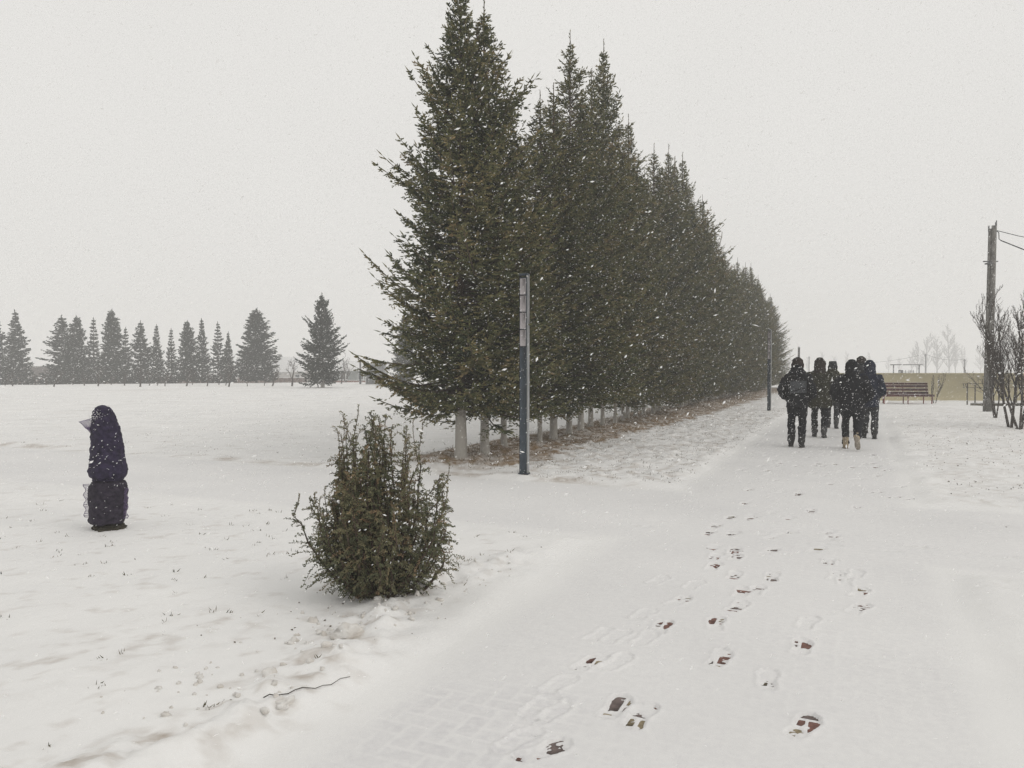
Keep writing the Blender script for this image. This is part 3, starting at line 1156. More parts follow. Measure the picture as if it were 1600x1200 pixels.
# hazy birches far behind the wall
bir = [bare_parts(101 + k, BIRCH, 1, 3, H=12.5, spread=.05, levels=3, r0=.26, kids=(20, 9, 5), twist=.05, up=.35, first=.12, ratio=.40, tipr=.5, rmin=.055) for k in range(4)]
for k, (px, top, d, w_) in enumerate([(1432, 536, 332, .9), (1447, 532, 338, 1.0), (1464, 533, 326, 1.05), (1483, 526, 332, 1.05), (1493, 537, 345, .9), (1506, 548, 356, .9), (1424, 548, 358, .8),
                                      (1234, 556, 438, 1.0), (1262, 558, 452, 1), (1284, 555, 445, 1), (1305, 558, 458, 1.1), (1322, 556, 438, 1), (1357, 552, 431, 1.1), (1388, 559, 445, 1.2), (1405, 560, 458, 1.1), (1532, 550, 385, 1.2), (1556, 553, 399, 1.2)]):
    x, y = at(px, d)
    H_ = 2.6 + (575 - top) / 1200 * d
    lab = "%s faint bare birch from the left in the hazy trees on the right horizon" % ordinal([7, 8, 9, 10, 11, 12, 13, 0, 1, 2, 3, 4, 5, 6, 14, 15, 16].index(k) if False else sorted([1432, 1447, 1464, 1483, 1493, 1506, 1424, 1234, 1262, 1284, 1305, 1322, 1357, 1388, 1405, 1532, 1556]).index(px))
    t = thing("birch_tree", lab, "tree", (x, y, -1.05), k * 2.1, "hazy bare trees on the horizon")
    a, b = bir[k % 4]
    s_ = H_ / 12.0
    t.scale = (s_ * w_, s_ * w_, s_)
    link("trunk", a, t)
    link("crown", b, t)
bush_b = bare_parts(120, TWIG, 3, 3, H=2.4, spread=.4, levels=3, r0=.05, kids=(7, 5, 5), twist=.18, up=.3, first=.2, ratio=.5)
x, y = at(540, 90)
t = thing("bare_shrub", "hazy bare bush behind the right side of the lone broad spruce", "shrub", (x, y, -.3), 0)
t.scale = (1.2, 1.2, 1.2)
link("trunk", bush_b[0], t)
link("crown", bush_b[1], t)
for (px, d, H_, r_, lab) in [(438, 150, 5.2, 1.5, "dark hazy conifer behind the ridge of the snow-roofed house"), (447, 154, 4.3, 1.2, "lower hazy conifer right of the dark one behind the snowy roof")]:
    x, y = at(px, d)
    t = thing("conifer", lab, "tree", (x, y, -1), px)
    link("trunk", far_trunk, t, scale=(1, 1, H_ / 7.2))
    link("crown", far_var[2], t, scale=(r_, r_, H_ / 7.2))

# ------------------------------------------------------------------ far buildings on the left
ROOFSNOW = mat("roof_snow", (0.78, 0.78, 0.78), 0.8, 0.05, 3)
WALLWHITE = mat("pale_plaster", (0.5, 0.48, 0.46), 0.9, 0.1, 2)
WALLGREY = mat("grey_green_boards", (0.16, 0.18, 0.17), 0.9, 0.2, 2)
BROWNWOOD = mat("brown_boards", (0.10, 0.062, 0.05), 0.9, 0.3, 3)
REDFENCE = mat("red_brown_fence", (0.19, 0.085, 0.07), 0.85, 0.25, 3)
GLASSD = mat("dark_pane", (0.03, 0.035, 0.04), 0.2)
DARKROOF = mat("dark_roof", (0.075, 0.06, 0.055), 0.85, 0.2, 3)


def house(name, label, px, d, W, D, eave, ridge, rz, wall_m, roof_m, gable_m=None):
    x, y = at(px, d)
    t = thing(name, label, "house", (x, y, -1.05), rz)
    m_ = MB()
    h = [(-W / 2, -D / 2), (W / 2, -D / 2), (W / 2, D / 2), (-W / 2, D / 2)]
    V = [(a, b, 0) for a, b in h] + [(a, b, eave) for a, b in h] + [(-W / 2, 0, ridge), (W / 2, 0, ridge)]
    m_.add(V, [(0, 1, 5, 4), (2, 3, 7, 6), (1, 2, 6, 5), (3, 0, 4, 7)], [(5, 6, 9), (7, 4, 8)])
    wl = m_.build("wall", wall_m, t)
    ov = .35
    sl_ = (ridge - eave) / (D / 2)
    for s in (-1, 1):
        q = MB()
        y0, z0 = s * (D / 2 + ov), eave - ov * sl_ + .05
        y1, z1 = 0, ridge + .05
        q.add([(-W / 2 - ov, y0, z0), (W / 2 + ov, y0, z0), (W / 2 + ov, y1, z1), (-W / 2 - ov, y1, z1),
               (-W / 2 - ov, y0, z0 + .16), (W / 2 + ov, y0, z0 + .16), (W / 2 + ov, y1, z1 + .16), (-W / 2 - ov, y1, z1 + .16)],
              [(0, 1, 2, 3), (4, 5, 6, 7), (0, 1, 5, 4), (1, 2, 6, 5), (3, 0, 4, 7)])
        q.build("roof_slope", roof_m, t)
    for wx in np.linspace(-W / 2 + 1.2, W / 2 - 1.2, max(2, int(W / 2.4))):
        f = MB().box((wx, -D / 2 - .03, eave * .55), (.9, .08, 1.0)).build("window_frame", ROOFSNOW, t)
        MB().box((wx, -D / 2 - .05, eave * .55), (.74, .08, .84)).build("pane", GLASSD, f)
    return t


house("house", "low house with a snow-covered gable roof left of the lone broad spruce", 464, 122, 7.0, 6.0, 2.2, 4.2, -.35, WALLWHITE, ROOFSNOW)
house("house", "grey-green low house with a pale roof right of the lone broad spruce", 566, 125, 8.0, 5.0, 2.3, 3.6, 0.1, WALLGREY, ROOFSNOW)
house("house", "brown-roofed low house between the far left spruces and the row", 46, 112, 6.5, 5.0, 1.6, 2.7, .2, BROWNWOOD, DARKROOF)


def board_fence(label, x0, x1, d, h, m_, n, z):
    a = Vector((*at(x0, d), z))
    b = Vector((*at(x1, d), z))
    t = thing("board_fence", label, "fence", a)
    L = (b - a).length
    ang = math.atan2(b.y - a.y, b.x - a.x)
    t.rotation_euler = (0, 0, ang)
    bw = L / n
    me = MB().box((0, 0, h / 2), (bw * .96, .04, h)).mesh("board", m_)
    for k in range(n):
        link("board", me, t, (bw * (k + .5), 0, random.Random(k).uniform(-.03, .03)))
    MB().box((L / 2, .05, h * .3), (L, .05, .08)).build("rail", m_, t)
    MB().box((L / 2, .05, h * .8), (L, .05, .08)).build("rail", m_, t)
    MB().box((L / 2, 0, h + .07), (L, .07, .05)).build("snow_cap", ROOFSNOW, t)


board_fence("long brown board fence behind the distant spruces", 30, 480, 104, 1.25, BROWNWOOD, 60, -1.0)
board_fence("low red-brown fence in front of the grey-green house", 520, 590, 100, .95, REDFENCE, 14, -1.0)

# grey metal shed beside the near spruces, with its pale corner post
GALV = mat("grey_sheet_metal", (0.33, 0.34, 0.345), 0.55, 0.12, 2, metal=0.2)
GALVL = mat("pale_corner_trim", (0.6, 0.6, 0.6), 0.6)
x, y = at(586, 74)
t = thing("metal_shed", "grey ribbed metal shed partly behind the lowest near spruce branches", "shed", (x, y, 0), .05)
MB().box((0, .9, .95), (1.75, 1.8, 1.9)).build("wall", GALV, t)
for k in range(7):
    MB().box((-.78 + k * .26, -.02, .93), (.04, .05, 1.82)).build("rib", GALV, t)
MB().box((-.89, -.02, .95), (.07, .07, 1.92)).build("corner_trim", GALVL, t)
MB().box((0, .9, 1.95), (1.95, 2.0, .06)).build("roof", GALV, t)
MB().box((0, .9, 2.02), (1.9, 1.95, .07)).build("snow_cap", ROOFSNOW, t)

# ------------------------------------------------------------------ lamp posts
L_BLUE = mat("slate_blue_paint", (0.062, 0.080, 0.100), 0.5, 0.15, 6, 0.1, 50)
L_ALU = mat("grey_aluminium", (0.40, 0.41, 0.42), 0.5, 0.1, 5)
L_DIFF = mat("milky_diffuser", (0.46, 0.43, 0.44), 0.35, 0.04, 4)
L_DARK = mat("dark_gasket", (0.03, 0.033, 0.04), 0.6)


def lamp(label, loc, rz):
    t = thing("lamp_post", label, "lamp post", loc, rz, "square lamp posts along the path")
    H_ = 2.97
    MB().box((0, 0, (H_ - .04) / 2 - .05), (.108, .085, H_ + .02), bev=.006).build("post", L_BLUE, t)
    MB().box((.060, .004, H_ / 2 - .03), (.011, .088, H_ + .03), bev=.003).build("side_profile", L_ALU, t)
    MB().box((-.058, .004, H_ / 2 - .03), (.008, .088, H_ + .03), bev=.003).build("side_profile", L_DARK, t)
    MB().box((0.003, 0, H_ - .02), (.132, .10, .03), bev=.006).build("cap", L_BLUE, t)
    for k in range(4):
        z = H_ - .075 - .1225 - k * .25
        p = MB().box((-.003, -.0445, z), (.090, .016, .236), bev=.005).build("diffuser", L_DIFF, t)
        MB().box((-.003, -.045, z - .125), (.096, .018, .010)).build("joint", L_DARK, p)
    MB().box((0, 0, .035), (.15, .125, .03), bev=.004).build("foot_plate", L_BLUE, t)
    return t


x, y = at(819, 11.25)
l1 = lamp("square slate-blue lamp post with four pale panels, nearest, before the spruces", (x, y, .015), R(-20))
for (px, d, lab) in [(1202, 27.6, "second square lamp post, standing left of the walkers by the path"), (1248, 50, "farthest lamp post, its top showing above the leftmost walker's head")]:
    x, y = at(px, d)
    c = copy_tree(l1)
    c.location = (x, y, .02)
    c["label"] = lab
    c.rotation_euler = (0, 0, R(-28))
x, y = at(563, 75)
c = copy_tree(l1)
c.location = (x, y, 0)
c.scale = (1.2, 1.2, .8)
c["label"] = "thin dark lamp post standing beside the grey metal shed"

# ------------------------------------------------------------------ olive wall and things before and behind it
OLIVE = mat("olive_paint", (0.64, 0.575, 0.385), 0.85, 0.05, 1.2, 0.1, 20)
x0, y0 = at(1292, 37.2)
x1, y1 = at(1790, 36.2)
L = math.hypot(x1 - x0, y1 - y0)
t = thing("wall", "long low olive-painted wall behind the red bench", "wall", (x0, y0, -.1), math.atan2(y1 - y0, x1 - x0))
MB().box((L / 2, .12, .72), (L, .24, 1.42), bev=.01).build("masonry", OLIVE, t)
MB().box((L / 2, .12, 1.445), (L + .04, .28, .03), bev=.006).build("coping", OLIVE, t)

STEEL = mat("grey_steel", (0.16, 0.16, 0.165), 0.6, 0.2, 6, metal=0.3)
x, y = at(1416, 60)
t = thing("bar_frame", "grey horizontal bar on two posts seen above the olive wall", "bar frame", (x, y, 0), 0)
MB().tube([(-1.0, 0, -.1), (-1.0, 0, 1.83)], .045, 8).build("post", STEEL, t)
MB().tube([(1.0, 0, -.1), (1.0, 0, 1.83)], .045, 8).build("post", STEEL, t)
MB().tube([(-1.25, 0, 1.86), (1.3, 0, 1.86)], .035, 8).build("crossbar", STEEL, t)
x, y = at(1416, 62)
t = thing("barrier", "small grey barrier with upright bars under the horizontal bar", "barrier", (x, y, 0), 0)
MB().box((-.45, 0, .72), (.28, .2, 1.45)).build("panel", STEEL, t)
for k in range(5):
    MB().tube([(.1 + .12 * k if k else -.05, 0, 0), (.1 + .12 * k if k else -.05, 0, 1.45)], .02, 6).build("upright", STEEL, t)
MB().tube([(-.5, 0, 1.28), (.65, 0, 1.28)], .02, 6).build("rail", STEEL, t)

# bench
RED = mat("red_brown_slat", (0.115, 0.030, 0.030), 0.6, 0.35, 7, 0.2, 20)
REDM = mat("red_metal", (0.22, 0.045, 0.04), 0.55, 0.2, 8)
x, y = at(1415, 33.9)
b = thing("bench", "red-brown slatted park bench dusted with snow before the olive wall", "bench", (x, y, .0), R(-3))
tilt = Matrix.Rotation(R(-14), 3, 'X')
for k, z in enumerate((.50, .645, .79, .905)):
    yy = .16 + (z - .42) * .24
    s_ = MB().box((0, yy, z), (2.14, .035, .11 if k < 3 else .085), rot=tilt, bev=.005).build("back_slat", RED, b)
    MB().box((0, yy + .012, z + .058), (2.10, .022, .007)).build("snow_cap", ROOFSNOW, s_)
for k in range(4):
    s_ = MB().box((0, -.24 + k * .115, .42), (2.2, .10, .04), bev=.005).build("seat_slat", RED, b)
    if k % 2:
        MB().box((.2, -.235 + k * .115, .442), (1.5, .03, .006)).build("snow_cap", ROOFSNOW, s_)
MB().box((0, -.31, .395), (2.2, .03, .09), bev=.005).build("front_board", RED, b)
for xx in (-1.02, 0, 1.02):
    MB().box((xx, -.25, .19), (.035, .035, .44)).build("leg", REDM, b)
    MB().box((xx * .86, .2, .19), (.035, .035, .44)).build("leg", REDM, b)
    MB().box((xx, .19 + .09, .68), (.04, .03, .55), rot=tilt).build("back_support", REDM, b)

# bicycle rail by the wall
RAIL = mat("brown_painted_steel", (0.10, 0.085, 0.06), 0.6, 0.2, 6)
x, y = at(1518, 32.3)
t = thing("rack", "thin brown metal rail with hooked end left of the utility pole", "rail", (x, y, .02), 0)
for xx in (-.11, .10):
    MB().tube([(xx, .1 if xx < 0 else -.1, -.05), (xx, .1 if xx < 0 else -.1, .95)], .026, 8).build("post", RAIL, t)
MB().tube([(-.36, 0, .92), (2.0, 0, .94)], .010, 6).build("rail", RAIL, t)
MB().tube([(-.36, 0, .76), (2.0, 0, .78)], .010, 6).build("rail", RAIL, t)
for xx in (-.36, -.27, -.2):
    MB().tube([(xx, 0, .93), (xx + .02, -.03, .86), (xx + .05, 0, .76)], .014, 6).build("hook", RAIL, t)
MB().tube([(1.9, 0, -.05), (1.9, 0, .95)], .03, 8).build("post", RAIL, t)
x, y = at(1565, 31.6)
t = thing("kerb_beam", "low dark kerb beam capped with snow behind the shrubs", "kerb", (x, y, 0), R(1))
MB().box((0, 0, .06), (2.5, .14, .16), bev=.01).build("beam", RAIL, t)
MB().box((0, 0.02, .155), (2.46, .12, .03), bev=.008).build("snow_cap", ROOFSNOW, t)

# utility pole: main post and strut
CONC = mat("weathered_grey_pole", (0.17, 0.162, 0.15), 0.9, 0.3, 5, 0.4, 30)
x, y = at(1546, 27.6)
t = thing("utility_pole", "weathered grey double utility pole with wires at the right edge", "utility pole", (x, y, 0), 0)
MB().tube([(0, 0, -.1), (.07, .02, 3.4), (.12, .03, 6.7)], [.098, .092, .085], 10).build("post", CONC, t, True)
MB().tube([(-.12, .08, -.1), (-.05, .08, 3.5), (.0, .08, 6.6)], [.055, .052, .05], 8).build("strut", CONC, t, True)
MB().tube([(.1, -.08, 6.62), (.1, -.08, 6.80)], .02, 6).build("pin", STEEL, t)
MB().tube([(.18, 0, 6.65), (.18, 0, 6.88)], .02, 6).build("pin", STEEL, t)
MB().tube([(-.03, .1, 6.5), (-.03, .1, 6.72)], .025, 6).build("pin", STEEL, t)
MB().box((.0, .02, 5.42), (.52, .06, .035)).build("bracket", STEEL, t)
MB().box((-.13, -.1, 5.33), (.18, .22, .05)).build("bracket", STEEL, t)
MB().tube([(.2, 0, 6.5), (.27, 0, 6.45), (.28, 0, 6.22), (.36, 0, 6.16)], .016, 6).build("insulator", STEEL, t)
px0, py0 = x, y
for (p0, p1, sag, r_, lab) in [((.20, 0, 6.52), (9, -2.5, 7.2), 1.0, .012, "thin upper wire running right from the pole top"),
                               ((.34, 0, 6.17), (8, -3.5, 2.6), .25, .02, "thick twisted cable sloping down right from the pole top")]:
    pts = []
    for k in range(15):
        f = k / 14
        pts.append((px0 + p0[0] + (p1[0] - p0[0]) * f, py0 + p0[1] + (p1[1] - p0[1]) * f, p0[2] + (p1[2] - p0[2]) * f - sag * 4 * f * (1 - f)))
    tag(MB().tube(pts, r_, 6).build("wire", L_DARK), lab, "wire")
# distant line behind the wall
P_far = []
for (px, d, top, lab) in [(1264, 150, 557, "thin distant pole between the two leftmost walkers' heads"), (1446, 130, 553, "thin distant pole in front of the hazy birches"), (1507, 118, 561, "thin distant pole left of the shrubs behind the wall")]:
    x, y = at(px, d)
    zt = 1.6 + (575 - top) / 1200 * d
    t = thing("distant_pole", lab, "pole", (x, y, -1), 0, "distant thin poles")
    MB().tube([(0, 0, 0), (0, 0, zt + 1)], [.11, .09], 6).build("post", STEEL, t)
    MB().box((0, 0, zt + .75), (.5, .06, .08)).build("crossarm", STEEL, t)
    P_far.append((x, y, zt))
xw, yw = at(1325, 150)
for a, b_, lab in [((xw, yw, 2.6), P_far[1], "faint sagging wire left of the hazy birches"), (P_far[1], P_far[2], "faint wire crossing in front of the hazy birches")]:
    pts = [(a[0] + (b_[0] - a[0]) * f, a[1] + (b_[1] - a[1]) * f, a[2] + (b_[2] - a[2]) * f - .5 * 4 * f * (1 - f)) for f in np.linspace(0, 1, 9)]
    tag(MB().tube(pts, .025, 5).build("wire", STEEL), lab, "wire")

# ------------------------------------------------------------------ walkers
def remesh(mb, vox, smooth_it, name, m_, parent, noise=0.0, nscale=9.0, ridge=0.0):
    me = mb.mesh("tmp", m_)
    o = link("tmp", me)
    r_ = o.modifiers.new("r", 'REMESH')
    r_.mode = 'VOXEL'
    r_.voxel_size = vox
    s_ = o.modifiers.new("s", 'SMOOTH')
    s_.iterations = smooth_it
    s_.factor = .5
    dg = bpy.context.evaluated_depsgraph_get()
    nm = bpy.data.meshes.new_from_object(o.evaluated_get(dg))
    bpy.data.objects.remove(o)
    bpy.data.meshes.remove(me)
    nm.name = name
    n = len(nm.vertices)
    co = np.empty(n * 3, np.float32)
    nm.vertices.foreach_get("co", co)
    co = co.reshape(-1, 3)
    if noise > 0:
        no = np.empty(n * 3, np.float32)
        nm.vertices.foreach_get("normal", no)
        no = no.reshape(-1, 3)
        a = vn3(co * np.array([1, 1, 1.7]), nscale) - .5
        b = vn3(co * np.array([1, 1, 2.2]) + 5, nscale * 2.3) - .5
        fold = np.abs(vn3(co * np.array([.6, .6, 2.4]) + 9, nscale * 1.2) - .5)
        co = co + no * (noise * (a * 1.3 + b * .7 - fold * 1.4))[:, None]
        nm.vertices.foreach_set("co", co.ravel())
    nm.polygons.foreach_set("use_smooth", np.ones(len(nm.polygons), dtype=bool))
    nm.materials.clear()
    nm.materials.append(m_)
    nm.update()
    return link(name, nm, parent)


SKIN = mat("skin", (0.45, 0.28, 0.21), 0.6)


def cloth(name, c, c2=None, sc_=30):
    return mat(name, c, 0.9, 0.3 if not c2 else 0, sc_, 0.4, 120, col2=c2, spec=.15)


def limb(mb, pts):
    """overlapping tapered pieces with rounded joints"""
    for (a, ra), (b_, rb) in zip(pts[:-1], pts[1:]):
        mb.tube([a, b_], [ra, rb], 12)
    for (a, ra) in pts:
        mb.ball(a, ra * 1.0, 12, 8)


def person(label, px, d, H_, jacket, trousers, boots, hat, pose, hem=.80, wide=1.0, hood=True, hat_style="hood", zoff=0.0, panel=False, sole=None, turn=0.0, jacket_lbl=None):
    x, y = at(px, d)
    n_, u_ = xy2nu(x, y)
    zg = float(height(np.array([n_]), np.array([u_]))[0])
    t = thing("person", label, "person", (x, y, zg - .005), -TH + turn, "group of walkers seen from behind")
    k = H_ / 1.80
    t.scale = (k, k, k)
    body = MB()
    bootmb = []
    for s, (fy, fz, pitch) in zip((-1, 1), pose):
        hip = (s * .095, 0, .92)
        ank = (s * .105, fy, .10 + fz)
        # two-bone knee, bending forward
        hx, az_ = Vector(hip), Vector(ank)
        v = az_ - hx
        L1, L2 = .43, .425
        dist = min(v.length, L1 + L2 - .004)
        a = (L1 * L1 - L2 * L2 + dist * dist) / (2 * dist)
        hgt = math.sqrt(max(L1 * L1 - a * a, 0))
        f = Vector((s * .1, 1, 0)).normalized()
        dirn = v.normalized()
        f = (f - dirn * f.dot(dirn)).normalized()
        knee = hx + dirn * a + f * hgt
        limb(body, [(hip, .118), ((hx + (knee - hx) * .5).to_tuple(), .105), (knee.to_tuple(), .082), ((knee + (az_ - knee) * .45).to_tuple(), .083), ((knee + (az_ - knee) * .9).to_tuple(), .076)])
        bt = MB()
        M = Matrix.Translation(ank) @ Matrix.Rotation(pitch, 4, 'X') @ Matrix.Rotation(-s * .12, 4, 'Z')
        def tr(p):
            return (M @ Vector(p)).to_tuple()
        limb(bt, [(tr((0, -.01, .10)), .066), (tr((0, -.01, 0)), .060), (tr((0, -.035, -.045)), .052)])
        limb(bt, [(tr((0, -.035, -.052)), .047), (tr((0, .06, -.055)), .050), (tr((0, .15, -.062)), .042)])
        bootmb.append((bt, M, s))
    body.loft([(.84, 0, 0, .17, .125), (.95, 0, 0, .175, .13), (1.1, 0, 0, .16, .115), (1.3, 0, 0, .18, .12), (1.43, 0, 0, .15, .10), (1.50, 0, 0, .06, .06)], 16)
    limb(body, [((0, .0, 1.46), .06), ((0, .02, 1.56), .058)])
    body.ball((0, .03, 1.66), (.078, .098, .118), 14, 10)
    limb(body, [((0, .125, 1.655), .012), ((0, .14, 1.64), .016)])
    for s in (-1, 1):
        limb(body, [((s * .17, 0, 1.40), .06), ((s * .27, -.05, 1.15), .05), ((s * .19, .12, 1.0), .045)])
    remesh(body, .022, 1, "body", trousers, t, .020, 9)
    for (bt, M, s) in bootmb:
        bo = remesh(bt, .015, 1, "boot", boots, t, .004, 20)
        so = MB()
        V = []
        for (yy, ww) in ((-.095, .032), (-.06, .044), (0, .04), (.07, .052), (.14, .048), (.19, .026)):
            V.append((yy, ww))
        pts = [(-w_, yy) for yy, w_ in V] + [(w_, yy) for yy, w_ in reversed(V)]
        n = len(pts)
        VV = [(M @ Vector((a, b, -.082))).to_tuple() for a, b in pts] + [(M @ Vector((a, b, -.112))).to_tuple() for a, b in pts]
        so.add(VV, [(i, (i + 1) % n, n + (i + 1) % n, n + i) for i in range(n)] + [(i, i + 1, n - 2 - i, n - 1 - i) for i in range(n // 2 - 1)] + [(n + i, n + i + 1, 2 * n - 2 - i, 2 * n - 1 - i) for i in range(n // 2 - 1)])
        so.build("sole", sole or boots, bo)
    j = MB()
    W_ = wide
    j.loft([(hem, 0, 0, .225 * W_, .165), (hem + .05, 0, 0, .235 * W_, .175), (.98, 0, 0, .225 * W_, .168), (1.12, 0, 0, .222 * W_, .160), (1.28, 0, -.005, .245 * W_, .168),
            (1.40, 0, -.01, .235 * W_, .155), (1.465, 0, -.01, .185 * W_, .125), (1.52, 0, .0, .105, .095), (1.56, 0, .01, .09, .085)], 20)
    for s in (-1, 1):
        limb(j, [((s * .20 * W_, -.005, 1.405), .092), ((s * .285 * W_, -.05, 1.26), .085), ((s * .335 * W_, -.09, 1.13), .078), ((s * .29 * W_, .03, 1.03), .07), ((s * .215 * W_, .13, .97), .062)])
    jk = remesh(j, .021, 1, "jacket", jacket, t, .030, 8)
    if jacket_lbl:
        jk["label"] = jacket_lbl
    hd = MB()
    if hat_style == "hood":
        hd.loft([(1.44, 0, -.03, .15, .12), (1.50, 0, -.02, .135, .13), (1.58, 0, .0, .12, .135), (1.68, 0, .01, .123, .14), (1.75, 0, .01, .108, .125), (1.795, 0, .01, .07, .085), (1.81, 0, .01, .03, .04)], 16)
        limb(hd, [((-.1, .1, 1.6), .035), ((-.095, .11, 1.7), .035), ((0, .115, 1.78), .035), ((.095, .11, 1.7), .035), ((.1, .1, 1.6), .035)])
        remesh(hd, .014, 2, "hood", hat, t, .020, 11)
    else:
        flat = hat_style == "flat"
        hd.loft([(1.66, 0, .02, .098, .118), (1.70, 0, .02, .112, .13), (1.77, 0, .015, .108, .125), (1.80 if not flat else 1.815, 0, .01, .095 if flat else .07, .11 if flat else .085), (1.825, 0, .01, .09 if flat else .03, .105 if flat else .04)], 16)
        limb(hd, [((-.1, .02, 1.68), .028), ((-.098, .01, 1.60), .024)])
        limb(hd, [((.1, .02, 1.68), .028), ((.098, .01, 1.60), .024)])
        remesh(hd, .012, 2, "hat", hat, t, .008, 14)
        cl = MB()
        cl.loft([(1.42, 0, -.05, .19, .12), (1.48, 0, -.07, .185, .12), (1.54, 0, -.06, .155, .115), (1.60, 0, -.02, .12, .11), (1.62, 0, .0, .10, .10)], 16)
        limb(cl, [((-.13, -.06, 1.50), .05), ((0, -.13, 1.49), .06), ((.13, -.06, 1.50), .05)])
        remesh(cl, .014, 2, "hood_folded", jacket, t, .02, 12)
    if panel:
        pn = MB()
        gx = np.linspace(-.155, .155, 9)
        gz = np.linspace(1.10, 1.34, 8)
        V, F = [], []
        for i_, zz in enumerate(gz):
            for a_ in gx:
                V.append((a_ + .03, -.185 - .012 * math.cos(a_ * 9) + .01 * math.sin(zz * 40 + a_ * 20) * .5, zz + .05 * a_))
        for i_ in range(7):
            for k_ in range(8):
                q = i_ * 9 + k_
                F.append((q, q + 1, q + 10, q + 9))
        V2 = [(a_, b_ + .03, c_) for a_, b_, c_ in V]
        nV = len(V)
        rim = [0 * 9 + k_ for k_ in range(9)] + [i_ * 9 + 8 for i_ in range(1, 8)] + [7 * 9 + k_ for k_ in range(7, -1, -1)] + [i_ * 9 for i_ in range(6, 0, -1)]
        F2 = [(rim[i_], rim[(i_ + 1) % len(rim)], rim[(i_ + 1) % len(rim)] + nV, rim[i_] + nV) for i_ in range(len(rim))]
        pn.add(V + V2, F + [tuple(c + nV for c in f_) for f_ in F] + F2)
        q = pn.build("back_panel", PANEL, t, True)
        q["label"] = "grey panel across the jacket's back"
        MB().tube([(-.1, -.212, 1.13), (0, -.214, 1.155), (.1, -.208, 1.19), (.16, -.2, 1.20)], .008, 6).build("dark_slash", BLACK, q)  # thin black line slanting across the panel
    return t


BLACK = cloth("black_cloth", (0.010, 0.0105, 0.014))
BLACK2 = cloth("black_trousers", (0.009, 0.010, 0.014))
NAVY = cloth("navy_cloth", (0.012, 0.016, 0.034))
OLIVEC = cloth("olive_camouflage_cloth", (0.014, 0.014, 0.010), (0.045, 0.042, 0.024), 14)
GREYB = cloth("charcoal_cloth", (0.030, 0.031, 0.036))
BROWNC = cloth("dark_brown_knit", (0.030, 0.022, 0.019))
PANEL = cloth("grey_panel_cloth", (0.075, 0.08, 0.088))
BOOTB = mat("black_leather", (0.014, 0.014, 0.015), 0.6, 0.3, 20)
BOOTG = mat("dark_grey_leather", (0.05, 0.05, 0.052), 0.7, 0.3, 20)
BOOTT = mat("tan_nubuck", (0.36, 0.29, 0.20), 0.85, 0.2, 16)
SOLE_T = mat("pale_rubber", (0.34, 0.30, 0.25), 0.8, 0.15, 30)
SOLE_G = mat("grey_rubber", (0.22, 0.21, 0.2), 0.8, 0.15, 30)

person("person in black jacket with grey back panel and brown cap, leftmost of the walkers", 1246, 15.55, 1.79, BLACK, BLACK2, BOOTB, BROWNC,
       [(-.10, 0.0, 0.0), (-.24, .0, -.10)], hem=.78, wide=.95, hat_style="cap", panel=True, sole=SOLE_G)
person("person in olive camouflage parka and dark brown hood, second walker from the left", 1281, 17.7, 1.83, OLIVEC, BLACK2, BOOTG, BROWNC,
       [(.06, 0.0, 0.0), (-.22, .02, -.25)], hem=.66, wide=1.16)
person("person in olive jacket and flat-topped cap, half hidden behind the parka wearer", 1301, 20.3, 1.75, OLIVEC, GREYB, BOOTG, GREYB,
       [(.15, 0.0, 0.0), (-.20, .03, -.35)], hem=.70, wide=1.2, hat_style="flat")
person("person in black hooded jacket and tan boots, right foot lifted in mid-stride", 1331, 15.05, 1.76, BLACK, BLACK2, BOOTT, BLACK,
       [(.10, 0.0, 0.0), (-.36, .15, -1.05)], hem=.70, wide=1.05, sole=SOLE_T)
person("tallest walker in black with a rounded cap, mostly hidden behind the tan-booted one", 1345.5, 18.9, 1.86, GREYB, BLACK2, BOOTB, BROWNC,
       [(.16, 0.0, 0.0), (-.16, .03, -.3)], hem=.74, hat_style="cap")
person("person in dark navy hooded jacket, rightmost of the walkers", 1359, 17.3, 1.77, NAVY, GREYB, BOOTB, NAVY,
       [(.12, 0.02, .1), (-.06, .0, -.0)], hem=.72, wide=.86)

# ------------------------------------------------------------------ wrapped shrub
NET = mat("dark_purple_netting", (0.010, 0.007, 0.022), 0.75, 0, 26, 0.8, 150, col2=(0.034, 0.025, 0.062))
NETB = mat("brownish_purple_netting", (0.013, 0.010, 0.020), 0.8, 0, 26, 0.8, 150, col2=(0.038, 0.030, 0.048))
NETL = mat("pale_purple_strand", (0.16, 0.12, 0.22), 0.8, 0.2, 30)
EARTH = mat("dark_earth", (0.045, 0.04, 0.03), 0.95, 0.5, 20, 0.8, 40)
x, y = at(165, 7.42)
wr = thing("wrapped_shrub", "shrub wrapped upright in dark purple netting, tied at the waist, on the snowy lawn", "wrapped shrub", (x, y, .02), 0)
up_ = MB()
up_.loft([(.495, .015, 0, .12, .11), (.53, .015, 0, .168, .15), (.60, .015, 0, .182, .158), (.72, .01, 0, .165, .15), (.86, .005, 0, .150, .135), (1.0, -.005, 0, .132, .12), (1.09, -.02, 0, .115, .105),
          (1.16, -.03, 0, .095, .09), (1.205, -.035, 0, .065, .06), (1.22, -.035, 0, .03, .03)], 24)
remesh(up_, .012, 1, "upper_wrap", NET, wr, .014, 14)
lo_ = MB()
lo_.loft([(.075, .0, 0, .14, .13), (.10, .0, 0, .165, .15), (.2, .005, 0, .175, .155), (.34, .01, 0, .180, .155), (.42, .015, 0, .182, .152), (.47, .015, 0, .160, .14), (.50, .015, 0, .122, .11)], 24)
lw = remesh(lo_, .012, 1, "lower_wrap", NETB, wr, .016, 14)
MB().tube([(.015 + .136 * math.cos(a), .122 * math.sin(a), .505 + .006 * math.sin(3 * a)) for a in np.linspace(0, 6.283, 26)], .009, 6).build("tie", NET, wr)


